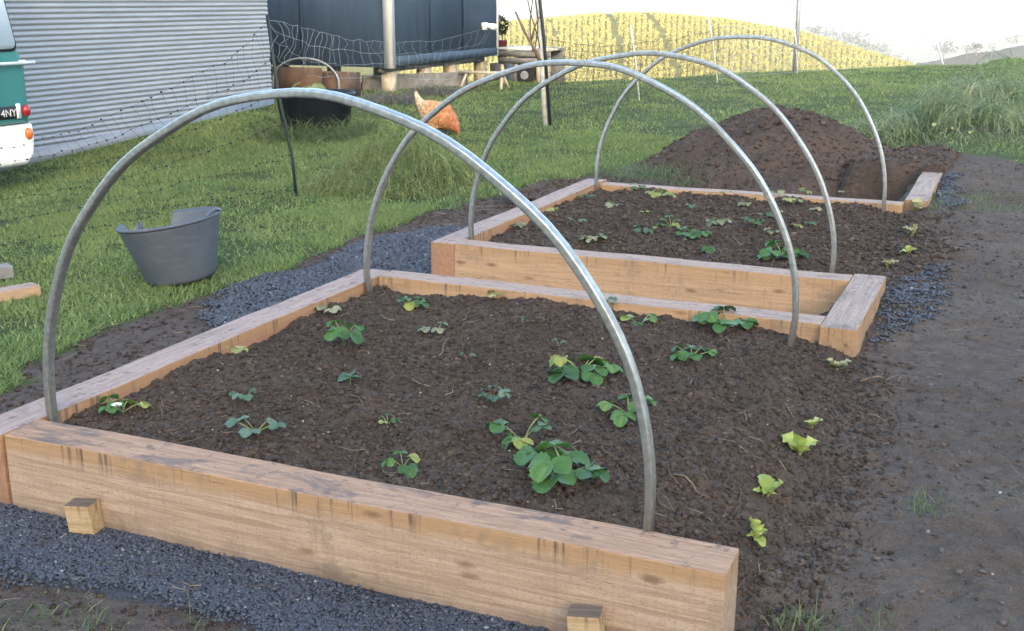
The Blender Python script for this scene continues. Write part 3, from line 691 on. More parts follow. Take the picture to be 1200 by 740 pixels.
LT = [
 (998, 407, 26, 4, 'yellow green lettuce seedling at the corner of the short sleeper between the beds', 'lettuce'),
 (981, 434, 24, 5, 'pale wilted lettuce seedling just in front of the one at the sleeper corner', 'palelettuce'),
 (952, 502, 20, 4, 'smallest bright lettuce seedling on the edge of the near bed', 'lettuce'),
 (937, 534, 46, 5, 'largest lettuce seedling, pale green, on the edge of the near bed', 'lettuce'),
 (900, 583, 36, 4, 'light green lettuce seedling second from the front sleeper end', 'lettuce'),
 (885, 633, 40, 4, 'yellow lettuce seedling beside the end of the front sleeper', 'lettuce'),
 (1075, 248, 26, 5, 'pale lettuce seedling by the sleeper at the pit', 'palelettuce'),
 (1068, 276, 26, 5, 'beige dried lettuce seedling on the edge of the second bed', 'palelettuce'),
 (1064, 298, 18, 4, 'small bright lettuce seedling on the edge of the second bed', 'lettuce'),
 (1040, 314, 20, 3, 'shrivelled whitish lettuce seedling nearest the front board of the second bed', 'palelettuce')]
for i, a in enumerate(LT): lettuce(*a, seed=i)

# straw, roots and twigs lying about
def bits(name, n_, xr, yr, hfun, lmin, lmax, rad, mat, mask=None):
    g = Geo(); x = rng.uniform(*xr, n_); y = rng.uniform(*yr, n_)
    if mask is not None: k = mask(x, y); x = x[k]; y = y[k]
    for i in range(len(x)):
        L = rng.uniform(lmin, lmax); a = rng.uniform(0, 6.28); b = a + rng.normal(0, .7)
        d1 = np.array([math.cos(a), math.sin(a)]) * L / 2; d2 = np.array([math.cos(b), math.sin(b)]) * L / 2
        P = np.array([[x[i], y[i]], [x[i], y[i]], [x[i], y[i]]]) + np.array([-d1, d1 * 0, d2])
        z = hfun(P[:, 0], P[:, 1]) + .004 + rng.uniform(0, .008, 3)
        g.tube(np.column_stack([P, z]), rad * rng.uniform(.6, 1.3), 3, a=rng.uniform(0, 1))
    return tag(g.build(name, mat), kind='stuff')
bits('straw_bits', 230, (-2.3, -.35), (2.2, 3.9), lambda x, y: soil_h(x, y, 0, 0, 0), .02, .09, .0011, M['straw'])
bits('straw_bits', 170, (-2.3, -.35), (4.8, 6.6), lambda x, y: soil_h(x, y, 1, 0, 0), .03, .10, .0014, M['straw'])
bits('straw_bits', 700, (-.5, 1.3), (1.7, 8.9), dirt_h, .015, .075, .0011, M['straw'])
bits('straw_bits', 300, (-3.5, -2.5), (1.8, 8), lambda x, y: H(x, y) + .005, .04, .14, .0015, M['straw'], strip)
bits('straw_bits', 160, (-2.6, -.6), (1.2, 1.95), lambda x, y: H(x, y) + .012, .02, .07, .0010, M['straw'])
for (pa, pb, r, lab) in (((540, 372), (552, 360), .0022, 'short bent twig near the far left of the near bed'), ((508, 419), (527, 397), .0032, 'broken brown twig below the flat drooping strawberry seedling'), ((790, 552), (836, 563), .0028, 'long pale root lying right of the nearest hoop foot'), ((832, 628), (842, 602), .0022, 'thin upright twig near the end of the front sleeper'), ((1010, 425), (1060, 418), .003, 'thin dry stalk lying across the path below the short sleeper')):
    a = on_z(*pa, -.03); b = on_z(*pb, -.03)
    hf = lambda q: max(soil_at(q[0], q[1]), float(dirt_h(q[0], q[1])) if q[0] > -.6 else -9)
    P = [a + (b - a) * t + np.array([.008 * math.sin(t * 5), .008 * math.sin(t * 7), 0]) for t in np.linspace(0, 1, 6)]
    for q in P: q[2] = hf(q) + .008
    tag(Geo().tube(P, [r * (1.1 - .6 * t) for t in np.linspace(0, 1, 6)], 6).build('twig', M['twig']), lab, 'twig', 'twigs on the soil')

# ------------------------------------------------------------------ grass
def blades(P, L, wd, val, lean=.6, curl=.5):
    n = len(P); az = rng.uniform(0, 6.283, n); ln = np.abs(rng.normal(lean, .3, n))
    d = np.stack([np.cos(az), np.sin(az), 0 * az], 1); sd = np.stack([-np.sin(az), np.cos(az), 0 * az], 1)
    tw = rng.uniform(0, 6.283, n); sd = np.stack([np.cos(tw), np.sin(tw), 0 * tw], 1)
    def pt(t): return P + d * (L * t * np.sin(ln * (.6 + curl * t)))[:, None] + np.array([0, 0, 1.0]) * (L * t * np.cos(np.clip(ln * (.6 + curl * t), 0, 2.4)))[:, None]
    w = wd[:, None] * sd
    b0 = P - w * .5; b1 = P + w * .5; m = pt(.55); m0 = m - w * .42; m1 = m + w * .42; t = pt(1.0)
    V = np.stack([b0, b1, m1, m0, t], 1).reshape(-1, 3)
    o = (np.arange(n) * 5)[:, None]
    return V, [np.array([0, 1, 2, 3])[None] + o, np.array([3, 2, 4])[None] + o], np.repeat(val, 5)
def lawn_points(n_, xr, yr, bare=True):
    x = rng.uniform(*xr, n_); y = rng.uniform(*yr, n_)
    k = ~dirt_mask(x, y) & (y < edge_y(x) + 5)
    u = colpx(x, y); k &= (u > -140) & (u < 1330)
    k &= ~((x < -8.35) & (y > 6.7) & (y < 11.9))
    # patchiness
    pz = fbm(x * 1.6, y * 1.6, 71, 4)
    k &= rng.uniform(0, 1, n_) < np.clip(.75 + 1.6 * pz, .12, 1)
    return x[k], y[k]
g = Geo()
for n_, xr, yr in ((190000, (-5.6, -2.4), (1.8, 6.5)), (190000, (-9.0, -2.4), (5.2, 11)), (230000, (-9.5, 3.2), (8.5, 29))):
    x, y = lawn_points(n_, xr, yr)
    D = np.hypot(x, y); z = H(x, y)
    L = (.018 + .026 * rng.uniform(0, 1, len(x)) + .022 * np.clip(fbm(x * .9, y * .9, 72, 3), 0, 1)) * (1 + .25 * (D > 9))
    edge = dirt_mask(x + .12, y) | dirt_mask(x + .25, y - .1); L = L * np.where(edge, 1.35, 1)
    wd = .0030 + .00045 * D
    v = np.clip(rng.normal(.45, .2, len(x)) + .35 * fbm(x * .7, y * .7, 73, 3), 0, .9); v = np.where(rng.uniform(0, 1, len(x)) < .05, 1.0, v)
    g.add(*blades(np.stack([x, y, z - .004], 1), L, wd, v, .85))
tag(g.build('lawn_grass', M['grass']), kind='stuff')

def tuft(name, c, rad, n_, L, wd, mat, label, cat, lean=.8, hgt=0.0, hfun=None, group=None, aspect=1.0, rot=0.0, flat=0.0, kind=None, lv=.25):
    """a clump of blades over an optional low dome"""
    a = rng.uniform(0, 6.283, n_); r = rad * np.sqrt(rng.uniform(0, 1, n_)); lx = r * np.cos(a); ly = r * np.sin(a) * aspect
    x = c[0] + lx * math.cos(rot) - ly * math.sin(rot); y = c[1] + lx * math.sin(rot) + ly * math.cos(rot)
    f = (hfun or H)(x, y); dome = hgt * np.clip(1 - (r / rad) ** 2, 0, 1) * (1 + .8 * fbm(x * 3, y * 3, 81, 3))
    z = f + dome * rng.uniform(.55, 1.0, n_) - .01
    g = Geo(); Ls = L * rng.uniform(.45, 1.2, n_)
    g.add(*blades(np.stack([x, y, z], 1), Ls, wd * rng.uniform(.6, 1.3, n_), np.clip(rng.normal(.5, lv, n_), 0, 1), lean, .9 + flat))
    o = g.build(name, mat)
    return tag(o, label, cat, group, kind)
# heaps
pl = G(468, 218)
tuft('mown_grass_heap', (pl[0], pl[1]), .80, 6500, .17, .006, M['mown'], 'low heap of mown grass on the lawn behind the left foot of the second hoop', 'grass heap', 1.7, .36, aspect=.8, rot=1.0)
w1 = G(1105, 170)
def weed_heap(cs, label, nb):
    g = Geo(); hc = np.mean(np.array([c_[:2] for c_ in cs]), 0)
    for (cx, cy, rad, hg) in cs:
        n_ = nb; a = rng.uniform(0, 6.283, n_); r = rad * np.sqrt(rng.uniform(0, 1, n_)); x = cx + r * np.cos(a); y = cy + r * np.sin(a)
        dome = hg * np.clip(1 - (r / rad) ** 2, 0, 1) * (1 + .9 * fbm(x * 4, y * 4, 83, 3)); z = H(x, y) + dome * rng.uniform(.8, 1, n_)
        # tied-looking handfuls: neighbouring blades share a direction
        P = np.stack([x, y, z], 1); v = np.clip(.5 + .7 * fbm(x * 5, y * 5, 84, 3) + rng.normal(0, .15, n_), 0, 1)
        g.add(*blades(P, .34 * rng.uniform(.4, 1.25, n_), .010 * rng.uniform(.6, 1.3, n_), v, 1.7, .75))
    return tag(g.build('weed_heap', M['weed']), label, 'weed heap')
weed_heap([(-1.15, 11.2, .42, .24), (-.75, 11.7, .50, .40), (-.25, 11.5, .45, .26), (-.55, 12.4, .55, .48), (-.9, 12.6, .45, .26), (-.15, 12.7, .5, .34)], 'large untidy heap of pulled long grass and weeds at the right edge of the lawn', 1100)
weed_heap([(-.75, 15.2, .42, .30), (-.35, 15.8, .55, .42), (.1, 16.2, .5, .30)], 'smaller heap of pulled weeds behind the large one, near the lawn edge', 500)
# tufts of longer grass
TF = [(372, 158, .62, 2200, .30, .007, 'long grass growing around the foot of the dark planter', 1.0, .06),
 (250, 180, .9, 1300, .15, .006, 'longer grass along the foot of the corrugated shed', .8, .0),
 (590, 92, .9, 900, .24, .010, 'tall grass in front of the wooden trailer', .7, .05),
 (640, 92, .8, 700, .22, .010, 'tall grass at the right end of the wooden trailer', .7, .05),
 (190, 337, .40, 700, .09, .0042, 'longer grass around the base of the grey tub', .9, 0),
 (800, 210, .34, 420, .20, .0055, 'grass tuft at the foot of the soil heap behind the far bed', 1.0, .04),
 (740, 205, .30, 380, .18, .0055, 'grass tuft left of the soil heap by the far corner of the bed', 1.0, .03),
 (1132, 238, .38, 1500, .05, .004, 'short green grass patch beside the dark gravel on the right', .7, .0),
 (1085, 610, .055, 70, .075, .0026, 'small grass tuft alone on the dirt path', .7, .0),
 (1178, 583, .05, 46, .05, .0026, 'tiny green sprig at the right edge of the dirt path', 1.2, .0),
 (935, 742, .06, 80, .085, .0034, 'blue green grass tuft at the bottom edge beside the front sleeper', .7, .0),
 (965, 745, .05, 50, .07, .003, 'green grass tuft at the bottom edge, second from the sleeper', .8, .0),
 (1035, 740, .03, 22, .085, .003, 'sparse upright grass blades at the bottom of the dirt path', .6, .0),
 (1002, 712, .02, 18, .03, .003, 'tiny round leaved sprout on the dirt path', .9, .0),
 (30, 728, .16, 260, .07, .0028, 'grass tuft in the bottom left corner below the gravel', 1.0, .0),
 (115, 742, .06, 50, .07, .0026, 'thin grass blades at the bottom left below the gravel', .9, .0),
 (235, 748, .07, 40, .08, .0026, 'few bent grass blades at the bottom below the gravel', .9, .0)]
for (px, py, rad, n_, L, wd, lab, lean, hg) in TF:
    c = G(px, py); dirt = px > 880 and py > 200
    tuft('grass_tuft', c, rad, n_, L, wd, M['tuft'], lab, 'grass tuft', lean, hg, hfun=(lambda x, y: dirt_h(x, y)) if dirt else None, group='tufts of longer grass')
tuft('dead_grass', (-.35, 10.9), .75, 700, .16, .005, M['dry'], 'dry grass and roots between the soil heap and the dirt path', 'dry grass', 1.3, .05)
tuft('dead_grass', (-2.2, 11.6), .9, 900, .12, .006, M['dry'], 'patch of dry brownish grass on the lawn behind the soil heap', 'dry grass', 1.3, .02, aspect=.5)

# ------------------------------------------------------------------ soil heap and pit behind the far bed
xs = np.linspace(-3.1, -.15, 230); ys = np.linspace(6.795, 10.9, 300); X, Y = np.meshgrid(xs, ys)
def heap_h(x, y):
    r = np.sqrt(((x + 1.66) / 1.30) ** 2 + ((y - 9.15) / 1.25) ** 2) + .16 * fbm(x * 1.6, y * 1.6, 91, 3)
    z = GZ - .05 + .50 * sstep(1.12, .16, r) + .055 * fbm(x * 3.6, y * 3.6, 92, 4) + .022 * fbm(x * 13, y * 13, 96, 3) + .020 * np.abs(fbm(x * 18, y * 18, 93, 3))
    r2 = np.sqrt(((x + .62) / .55) ** 2 + ((y - 9.3) / .8) ** 2); z = np.maximum(z, GZ - .05 + .26 * sstep(1.1, .3, r2) + .03 * fbm(x * 6, y * 6, 94, 3))
    z = np.maximum(z, .03 + .05 * fbm(x * 5, y * 5, 98, 3) - 2.0 * (1 - sstep(-1.5, -1.0, x)) - 2 * sstep(-.42, -.2, x) - 2 * sstep(8.9, 9.6, y) - 2 * (1 - sstep(7.6, 7.9, y)))
    wx = sstep(-1.30, -.95, x + .2 * fbm(y * 4, x * 4, 90, 3)) * (1 - sstep(-.62, -.55, x)); wy = 1 - sstep(7.90, 8.18, y + .16 * fbm(x * 3, y * 3, 95, 2))
    left = sstep(-1.2, -1.6, x) * (1 - sstep(7.4, 8.2, y)); z = z + .10 * left
    z = z * (1 - wx * wy) + (GZ - .75 + .05 * fbm(x * 9, y * 9, 99, 3)) * wx * wy
    z = np.where((x > -.548) & (y < 7.99), GZ - .1, z)
    return z
hp = Geo().grid(X, Y, heap_h(X, Y)).build('soil_heap', M['mound'], smooth=True)
tag(hp, 'dark brown heap of dug soil with an open pit in front, behind the far bed', 'soil heap')
crumbs('soil_crumbs', 16000, (-3.0, -.2), (6.8, 10.6), heap_h, .003, .016, M['moundclod'], lambda x, y: (heap_h(x, y) > H(x, y) - .02), 3.5)
crumbs('soil_crumbs', 420, (-3.0, -.2), (6.8, 10.6), heap_h, .010, .035, M['moundclod'], lambda x, y: (heap_h(x, y) > H(x, y) + .05), 2)
yf = G(1105, 186)
R = random.Random(4); g = Geo()
for k in range(12):
    L = R.uniform(.02, .04); V = leaflet(L, L * .5, .3, .2) @ rotm(R.uniform(0, 6.28), R.uniform(-.8, .5)).T + np.array([R.uniform(-.2, .12), R.uniform(-.1, .1), R.uniform(.02, .16)])
    g.add(V, LF, R.uniform(.3, 1))
root = thing('weed_plant', (-.42, 9.9, float(H(-.42, 9.9)) + .05), 'yellowing broad leafed weed between the soil heap and the large weed heap', 'weed')
g.build('foliage', M['yellow_leaf'], root, smooth=True); Geo().tube([(0, 0, -.05), (.02, 0, .06), (-.05, 0, .14)], .004, 5).build('stems', M['stem'], root)

# ------------------------------------------------------------------ grey rubber tub, its rear left rim torn away
tb = (on_z(205, 340, GZ)); tc = np.array([tb[0] + F0[0] * .16 - .01, tb[1] + F0[1] * .16, GZ])
root = thing('rubber_tub', tc, 'grey rubber tub with a torn rim, tilted on the lawn left of the beds', 'tub')
nA, nZ = 72, 16; A = np.linspace(0, 2 * math.pi, nA, endpoint=False); rt0, rb0, ht = .245, .160, .29
tilt = Matrix.Rotation(R_(-8), 3, Vector((F0[0], F0[1], 0)))
view = math.atan2(-F0[1], -F0[0])      # direction towards the camera
def tub_cut(a):
    # relative bearing seen from the camera: the back-left part of the wall is missing
    rel = (a - view + math.pi) % (2 * math.pi) - math.pi
    t = sstep(-2.95, -2.75, rel) * (1 - sstep(-1.78, -1.70, rel))
    return 1 - .36 * t * (1 - .5 * np.exp(-((rel + 1.95) / .12) ** 2))
outer = []
for off in (0.0, -.009):
    rows = []
    for j in range(nZ):
        f = j / (nZ - 1); top = tub_cut(A); h = f * top * ht
        rd = rb0 + (rt0 - rb0) * (h / ht) ** .9 + off + .0018 * np.sin(h * 150)
        if j == 0: rd = rd
        rows.append(np.stack([rd * np.cos(A) * (1 + .03 * np.cos(2 * (A - view))), rd * np.sin(A), h + (.006 if off else 0)], 1))
    outer.append(rows)
g = Geo(); V = np.concatenate(outer[0] + outer[1][::-1])
V = V @ np.array(tilt).T; V[:, 2] += .018
i = np.arange(2 * nZ - 1)[:, None] * nA; k = np.arange(nA)[None]; k2 = (k + 1) % nA
g.add(V, [np.stack([i + k, i + k2, i + nA + k2, i + nA + k], -1).reshape(-1, 4), np.arange(nA)[None, ::-1], (np.arange(nA) + (2 * nZ - 1) * nA)[None]])
g.build('tub_body', M['tub'], root, smooth=True)
g = Geo(); rel = np.linspace(-1.66, 3.3, 60); aa = rel + view
hh_ = tub_cut(aa) * ht; rr_ = rb0 + (rt0 - rb0) * (hh_ / ht) ** .9
P = np.stack([rr_ * np.cos(aa) * (1 + .03 * np.cos(2 * (aa - view))), rr_ * np.sin(aa), hh_], 1) @ np.array(tilt).T; P[:, 2] += .018
g.tube(P, .0085, 8); g.build('rim', M['tub'], root, smooth=True)
g = Geo(); a1 = view - 1.95
V = []
for j, t in enumerate(np.linspace(0, 1, 7)):
    for s_ in np.linspace(-1, 1, 7):
        aw = a1 + s_ * .17 * (1 - .25 * t); q = rt0 - .03 - .03 * t + .004 * math.sin(9 * s_)
        V.append((q * math.cos(aw), q * math.sin(aw), (.13 + .165 * t) * (1 + .06 * math.sin(7 * s_ + 1))))
V = np.array(V) @ np.array(tilt).T
g.add(V, gridf(7, 7)); o = g.build('torn_flap', M['tub'], root, smooth=True); md = o.modifiers.new('t', 'SOLIDIFY'); md.thickness = .007
g = Geo(); hd = [(rt0 * .985 * math.cos(view + t), rt0 * .985 * math.sin(view + t), ht + .004 + .018 * math.sin((t - 1.05) / .6 * math.pi)) for t in np.linspace(1.05, 1.65, 12)]
g.tube(np.array(hd) @ np.array(tilt).T + np.array([0, 0, .02]), .008, 6); g.build('handle', M['tub'], root, smooth=True)
g = Geo(); lum = np.array([(R.uniform(-.1, .1), R.uniform(-.1, .1), .10 + R.uniform(0, .03)) for _ in range(40)]); g.add(*lumps(lum, np.full(40, .04), np.full(40, .6)))
o = g.build('soil_lump', M['clod']); o.location = tc; tag(o, 'lumpy soil and debris inside the grey tub', 'soil', kind='stuff')

# offcuts of timber at the left edge
for (pa, pb, lab, h) in (((-60, 366), (44, 347), 'pale sawn timber offcut lying on the grass at the left edge, the nearer one', .05), ((-60, 336), (14, 326), 'short weathered timber offcut lying on the grass at the left edge, the farther one', .06)):
    a = G(*pa); b = G(*pb); L = np.linalg.norm(b - a); c = (a + b) / 2
    bm = bevel_box((L, .09, h), .004, 2, 6, .001, 3)
    o = bm_obj('timber_offcut', bm, M['wood3'] if h < .055 else M['old_board'], None, (c[0], c[1], c[2] + h / 2 + .01), (0, 0, math.atan2(b[1] - a[1], b[0] - a[0])))
    tag(o, lab, 'timber', 'timber offcuts')

# ------------------------------------------------------------------ corrugated shed
sx, sy0, sy1, sh = -8.4, 7.02, 11.74, 3.2
root = thing('corrugated_shed', (sx, (sy0 + sy1) / 2, GZ - .25), 'pale grey shed clad in horizontal corrugated metal behind the lawn on the left', 'shed')
zb = -.45 - (GZ - .25)
zs = np.arange(0, sh, .050 / 8); prof = .006 * np.sin(zs / .050 * 2 * math.pi)
yy = np.linspace(sy0 - (sy0 + sy1) / 2, sy1 - (sy0 + sy1) / 2, 30)
Yg, Zg = np.meshgrid(yy, zs); Xg = np.broadcast_to(prof[:, None], Yg.shape) + .004 * np.sin(Yg * 3.1) * 0
g = Geo().grid(Xg, Yg, Zg); g.build('front_wall', M['zinc'], root, smooth=True)
xx = np.linspace(-.02, -4, 16)
for yv, nm in ((yy[0], 'side_wall'), (yy[-1] - .0, 'side_wall')):
    Xg, Zg = np.meshgrid(xx, zs); g = Geo().grid(Xg, yv + np.broadcast_to(prof[:, None], Xg.shape), Zg); g.build(nm, M['zinc'], root, smooth=True)
g = Geo().box(-4.1, .12, yy[0] - .1, yy[-1] + .1, sh, sh + .06); g.build('roof', M['zinc_base'], root)
g = Geo().box(.012, .022, yy[0], yy[-1], 0, .40); 
V = g.V[0]; V[[6, 5], 2] = [.43, .16]; V[[7, 4], 2] = [.43, .16]
g.build('base_strip', M['zinc_base'], root)

# ------------------------------------------------------------------ old bus, its rear just in the frame
bx, by1 = -7.2, 6.83
root = thing('old_bus', (bx - 2, by1 - 1, GZ), 'old teal and white bus, its rear corner in front of the shed', 'bus')
def to_root(P): return np.asarray(P, float) - np.array([bx - 2, by1 - 1, GZ])
def shell(outline, x0, x1, mat, name, bev=.05):
    bm = bmesh.new(); vs = [bm.verts.new(tuple(to_root((x0, y, z)))) for y, z in outline]; f = bm.faces.new(vs)
    r = bmesh.ops.extrude_face_region(bm, geom=[f]); ev = [e for e in r['geom'] if isinstance(e, bmesh.types.BMVert)]
    bmesh.ops.translate(bm, vec=(x1 - x0, 0, 0), verts=ev); bmesh.ops.recalc_face_normals(bm, faces=bm.faces)
    xr = to_root((x0, 0, 0))[0]
    es = [e for e in bm.edges if all(abs(v.co.x - xr) < 1e-4 for v in e.verts)]
    if bev: bmesh.ops.bevel(bm, geom=es, offset=bev, segments=4, affect='EDGES', profile=.5)
    return bm_obj(name, bm, mat, root, smooth=False)
yl = by1 - 2.0
shell([(yl, .15), (by1 - .012, .15), (by1 - .004, .60), (by1 - .05, .72), (by1 - .15, 1.2), (by1 - .26, 1.65), (by1 - .5, 1.85), (yl + .5, 1.85), (yl + .26, 1.65), (yl + .15, 1.2), (yl + .05, .72), (yl + .004, .60)], bx, bx - 4.2, M['teal'], 'upper_body', .06)
shell([(yl, .148), (by1 - .006, .148), (by1 + .004, .05), (by1 - .02, -.10), (by1 - .10, -.17), (yl + .10, -.17), (yl + .02, -.10), (yl - .004, .05)], bx + .012, bx - 4.2, M['white'], 'lower_body', .05)
# window with dark rubber surround
def panel(pts, x, th, mat, name, par):
    g = Geo(); P = to_root([(x, y, z) for y, z in pts]); Q = P + np.array([th, 0, 0]); n_ = len(P)
    fs = [np.arange(n_)[None, ::-1], (np.arange(n_) + n_)[None], np.array([(i_, (i_ + 1) % n_, n_ + (i_ + 1) % n_, n_ + i_) for i_ in range(n_)])]
    return g.add(np.concatenate([P, Q]), fs).build(name, mat, par)
def rrect(y0, y1, z0, z1, r, slant=0.0):
    out = []
    for cy, cz, a0 in ((y1 - r, z0 + r, -90), (y1 - r, z1 - r, 0), (y0 + r, z1 - r, 90), (y0 + r, z0 + r, 180)):
        for a in np.linspace(a0, a0 + 90, 5): out.append((cy + r * math.cos(R_(a)), cz + r * math.sin(R_(a))))
    ym = (y0 + y1) / 2
    return [(y - slant * (z - z0) * np.sign(y - ym), z) for y, z in out]
panel(rrect(by1 - 1.85, by1 - .082, .715, 1.50, .06, .20), bx + .001, .006, M['black'], 'window_seal', root)
panel(rrect(by1 - 1.83, by1 - .097, .735, 1.48, .055, .20), bx + .005, .006, M['glass'], 'window', root)
g = Geo().tube(to_root([(bx + .05, by1 - 1.9, .635), (bx + .05, by1 + .03, .625)]), .013, 8); g.build('rail', M['white'], root)
for yb in (by1 - .07, by1 - .9): Geo().tube(to_root([(bx - .01, yb, .63), (bx + .05, yb, .63)]), .018, 8).build('rail_bracket', M['white'], root)
for (z_, m_, nm) in ((.255, 'red', 'tail_light'), (.075, 'amber', 'indicator')):
    for yb in (by1 - .075, by1 - 1.9):
        bm = bmesh.new(); bmesh.ops.create_uvsphere(bm, u_segments=16, v_segments=10, radius=1)
        for v_ in bm.verts: v_.co = Vector((v_.co.x * .03, v_.co.y * .036, v_.co.z * .048))
        bm_obj(nm, bm, M[m_], root, to_root((bx + .014, yb, z_)), smooth=True)
# number plate
panel(rrect(by1 - .52, by1 - .165, .205, .30, .01), bx + .002, .006, M['plate'], 'number_plate', root)
panel(rrect(by1 - .165, by1 - .125, .20, .315, .004), bx + .003, .008, M['white'], 'plate_sticker', root)
cu = bpy.data.curves.new('plate_text', 'FONT'); cu.body = '4NY'; cu.size = .080; cu.extrude = .002; cu.align_x = 'RIGHT'
to = bpy.data.objects.new('plate_text', cu); COL.objects.link(to); bpy.context.view_layer.update()
me = bpy.data.meshes.new_from_object(to.evaluated_get(bpy.context.evaluated_depsgraph_get())); bpy.data.objects.remove(to)
me.materials.append(M['silver']); o = bpy.data.objects.new('plate_lettering', me); COL.objects.link(o); o.parent = root
o.matrix_local = Matrix.Translation(Vector(to_root((bx + .0105, by1 - .170, .223)))) @ Matrix(((0, 0, 1, 0), (1, 0, 0, 0), (0, 1, 0, 0), (0, 0, 0, 1)))
for xw in (-.9, -3.4):
    for yw in (by1 - .14, yl + .14):
        bm = bmesh.new(); bmesh.ops.create_cone(bm, cap_ends=True, segments=28, radius1=.21, radius2=.21, depth=.16)
        bmesh.ops.bevel(bm, geom=bm.edges[:], offset=.02, segments=2, affect='EDGES')
        w = bm_obj('wheel', bm, M['rubber'], root, to_root((bx + xw, yw, -.24)), (R_(90), 0, 0))

# ------------------------------------------------------------------ navy cabin on piles
hx, hy0, hy1, hz = -8.4, 14.67, 18.35, .17
root = thing('blue_cabin', (hx - 2, (hy0 + hy1) / 2, GZ), 'dark blue wooden cabin raised on short piles behind the lawn', 'cabin')
O = np.array([hx - 2, (hy0 + hy1) / 2, GZ])
def hb(name, x0, x1, y0, y1, z0, z1, mat, par=None):
    return Geo().box(x0 - O[0], x1 - O[0], y0 - O[1], y1 - O[1], z0 - O[2], z1 - O[2]).build(name, M[mat], par or root)
hb('side_wall', hx - .1, hx, hy0 + .03, hy1, hz + .14, 3.0, 'navy')
hb('front_wall', hx - 4.6, hx - .102, hy0, hy0 + .1, hz - .02, 3.0, 'navy')
hb('back_wall', hx - 4.6, hx - .1, hy1 - .1, hy1, hz, 3.0, 'navy'); hb('side_wall', hx - 4.6, hx - 4.5, hy0 + .1, hy1 - .1, hz, 3.0, 'navy')
hb('floor', hx - 4.5, hx - .1, hy0 + .1, hy1 - .1, hz - .02, hz + .08, 'old_board')
hb('roof', hx - 4.9, hx + .35, hy0 - .35, hy1 + .3, 3.0, 3.12, 'zinc_base')
hb('base_board', hx - .098, hx + .018, hy0 + .13, hy1 - .01, hz, hz + .137, 'navy_trim')
hb('corner_trim', hx - .10, hx + .022, hy0 - .022, hy0 + .11, hz - .03, 2.98, 'white_trim')
for yb in (15.9, 17.05): hb('batten', hx + .002, hx + .024, yb - .022, yb + .022, hz + .14, 2.95, 'navy_trim')
hb('corner_post', hx - .09, hx + .02, hy1 + .003, hy1 + .05, hz, 2.95, 'white_trim')
for xb in (hx - 1.5, hx - 3.0): hb('batten', xb - .03, xb + .03, hy0 - .02, hy0 - .002, hz, 2.95, 'navy_trim')
hb('floor_joist', hx - .30, hx - .18, hy0 + .1, hy1 - .1, hz - .10, hz - .022, 'old_board')
for k, (xp, yp) in enumerate(((hx - .2, 14.95), (hx - .2, 16.05), (hx - .2, 16.95), (hx - .2, 18.1), (hx - 2.2, 15.1), (hx - 2.2, 16.6), (hx - 2.2, 18.1))):
    zg = float(H(xp, yp)) - .1; hb('pile', xp - .085, xp + .085, yp - .085, yp + .085, zg, hz - .10 if xp > hx - 1 else hz - .022, 'pile')
# twin flood lamp at the far end
lp = on_x(566, 31, hx)
lo = np.array([hx, lp[1], lp[2]])
fl = hb('wall_lamp', hx + .003, hx + .06, lo[1] - .07, lo[1] + .07, lo[2] - .06, lo[2] + .06, 'white')
for dy in (.10, .20):
    Geo().tube(np.array([(hx + .03, lo[1] + dy - .06, lo[2] + .02), (hx + .10, lo[1] + dy - .03, lo[2] + .0), (hx + .16, lo[1] + dy, lo[2] - .02)]) - O, [.03, .045, .055], 10).build('lamp_head', M['white'], fl)
# things kept beside and under it
p = on_y(587, 35, 18.6)
g = Geo(); nn = 260; q = rng.normal(0, 1, (nn, 3)); q /= np.linalg.norm(q, axis=1)[:, None]; q *= rng.uniform(.3, 1, (nn, 1)) ** .4 * np.array([.10, .10, .17])
root = thing('potted_shrub', (p[0] + .02, 18.6, .05), 'small dark shrub in a dark red pot beside the far corner of the cabin', 'shrub')
g.add(*blades(q + np.array([0, 0, .60]), np.full(nn, .09), np.full(nn, .035), rng.uniform(0, .8, nn), 1.2)); g.build('foliage', M['treeleaf'], root)
prof_ = [(.0, 0), (.07, 0), (.09, .36), (.10, .37), (.0, .34)]
an = np.linspace(0, 2 * math.pi, 16, endpoint=False)
V = np.concatenate([np.stack([r_ * np.cos(an), r_ * np.sin(an), np.full(16, z_)], 1) for r_, z_ in prof_]); i = np.arange(4)[:, None] * 16; k = np.arange(16)[None]
Geo().add(V, np.stack([i + k, i + (k + 1) % 16, i + 16 + (k + 1) % 16, i + 16 + k], -1).reshape(-1, 4)).build('pot', M['redcloth'], root, smooth=True)
Geo().tube([(0, 0, .30), (.01, 0, .6)], .012, 5).build('trunk', M['bark'], root)
g = Geo().box(-.16, .16, -.16, .16, -.45, -.02); g.build('pedestal', M['old_board'], root)
# low trestle bench under the wires
p = G(568, 103); a0 = p + np.array([-.28, -.1, 0]); root = thing('trestle', p, 'low pale wooden trestle in front of the cabin piles', 'trestle')
Geo().box(-.42, .42, -.05, .05, .21, .25).build('top', M['pile'], root)
for xx_ in (-.3, .3):
    for s_ in (-1, 1): Geo().tube([(xx_, s_ * .02, .215), (xx_ + .05 * np.sign(xx_), s_ * .16, -.02)], .024, 4).build('leg', M['pile'], root)
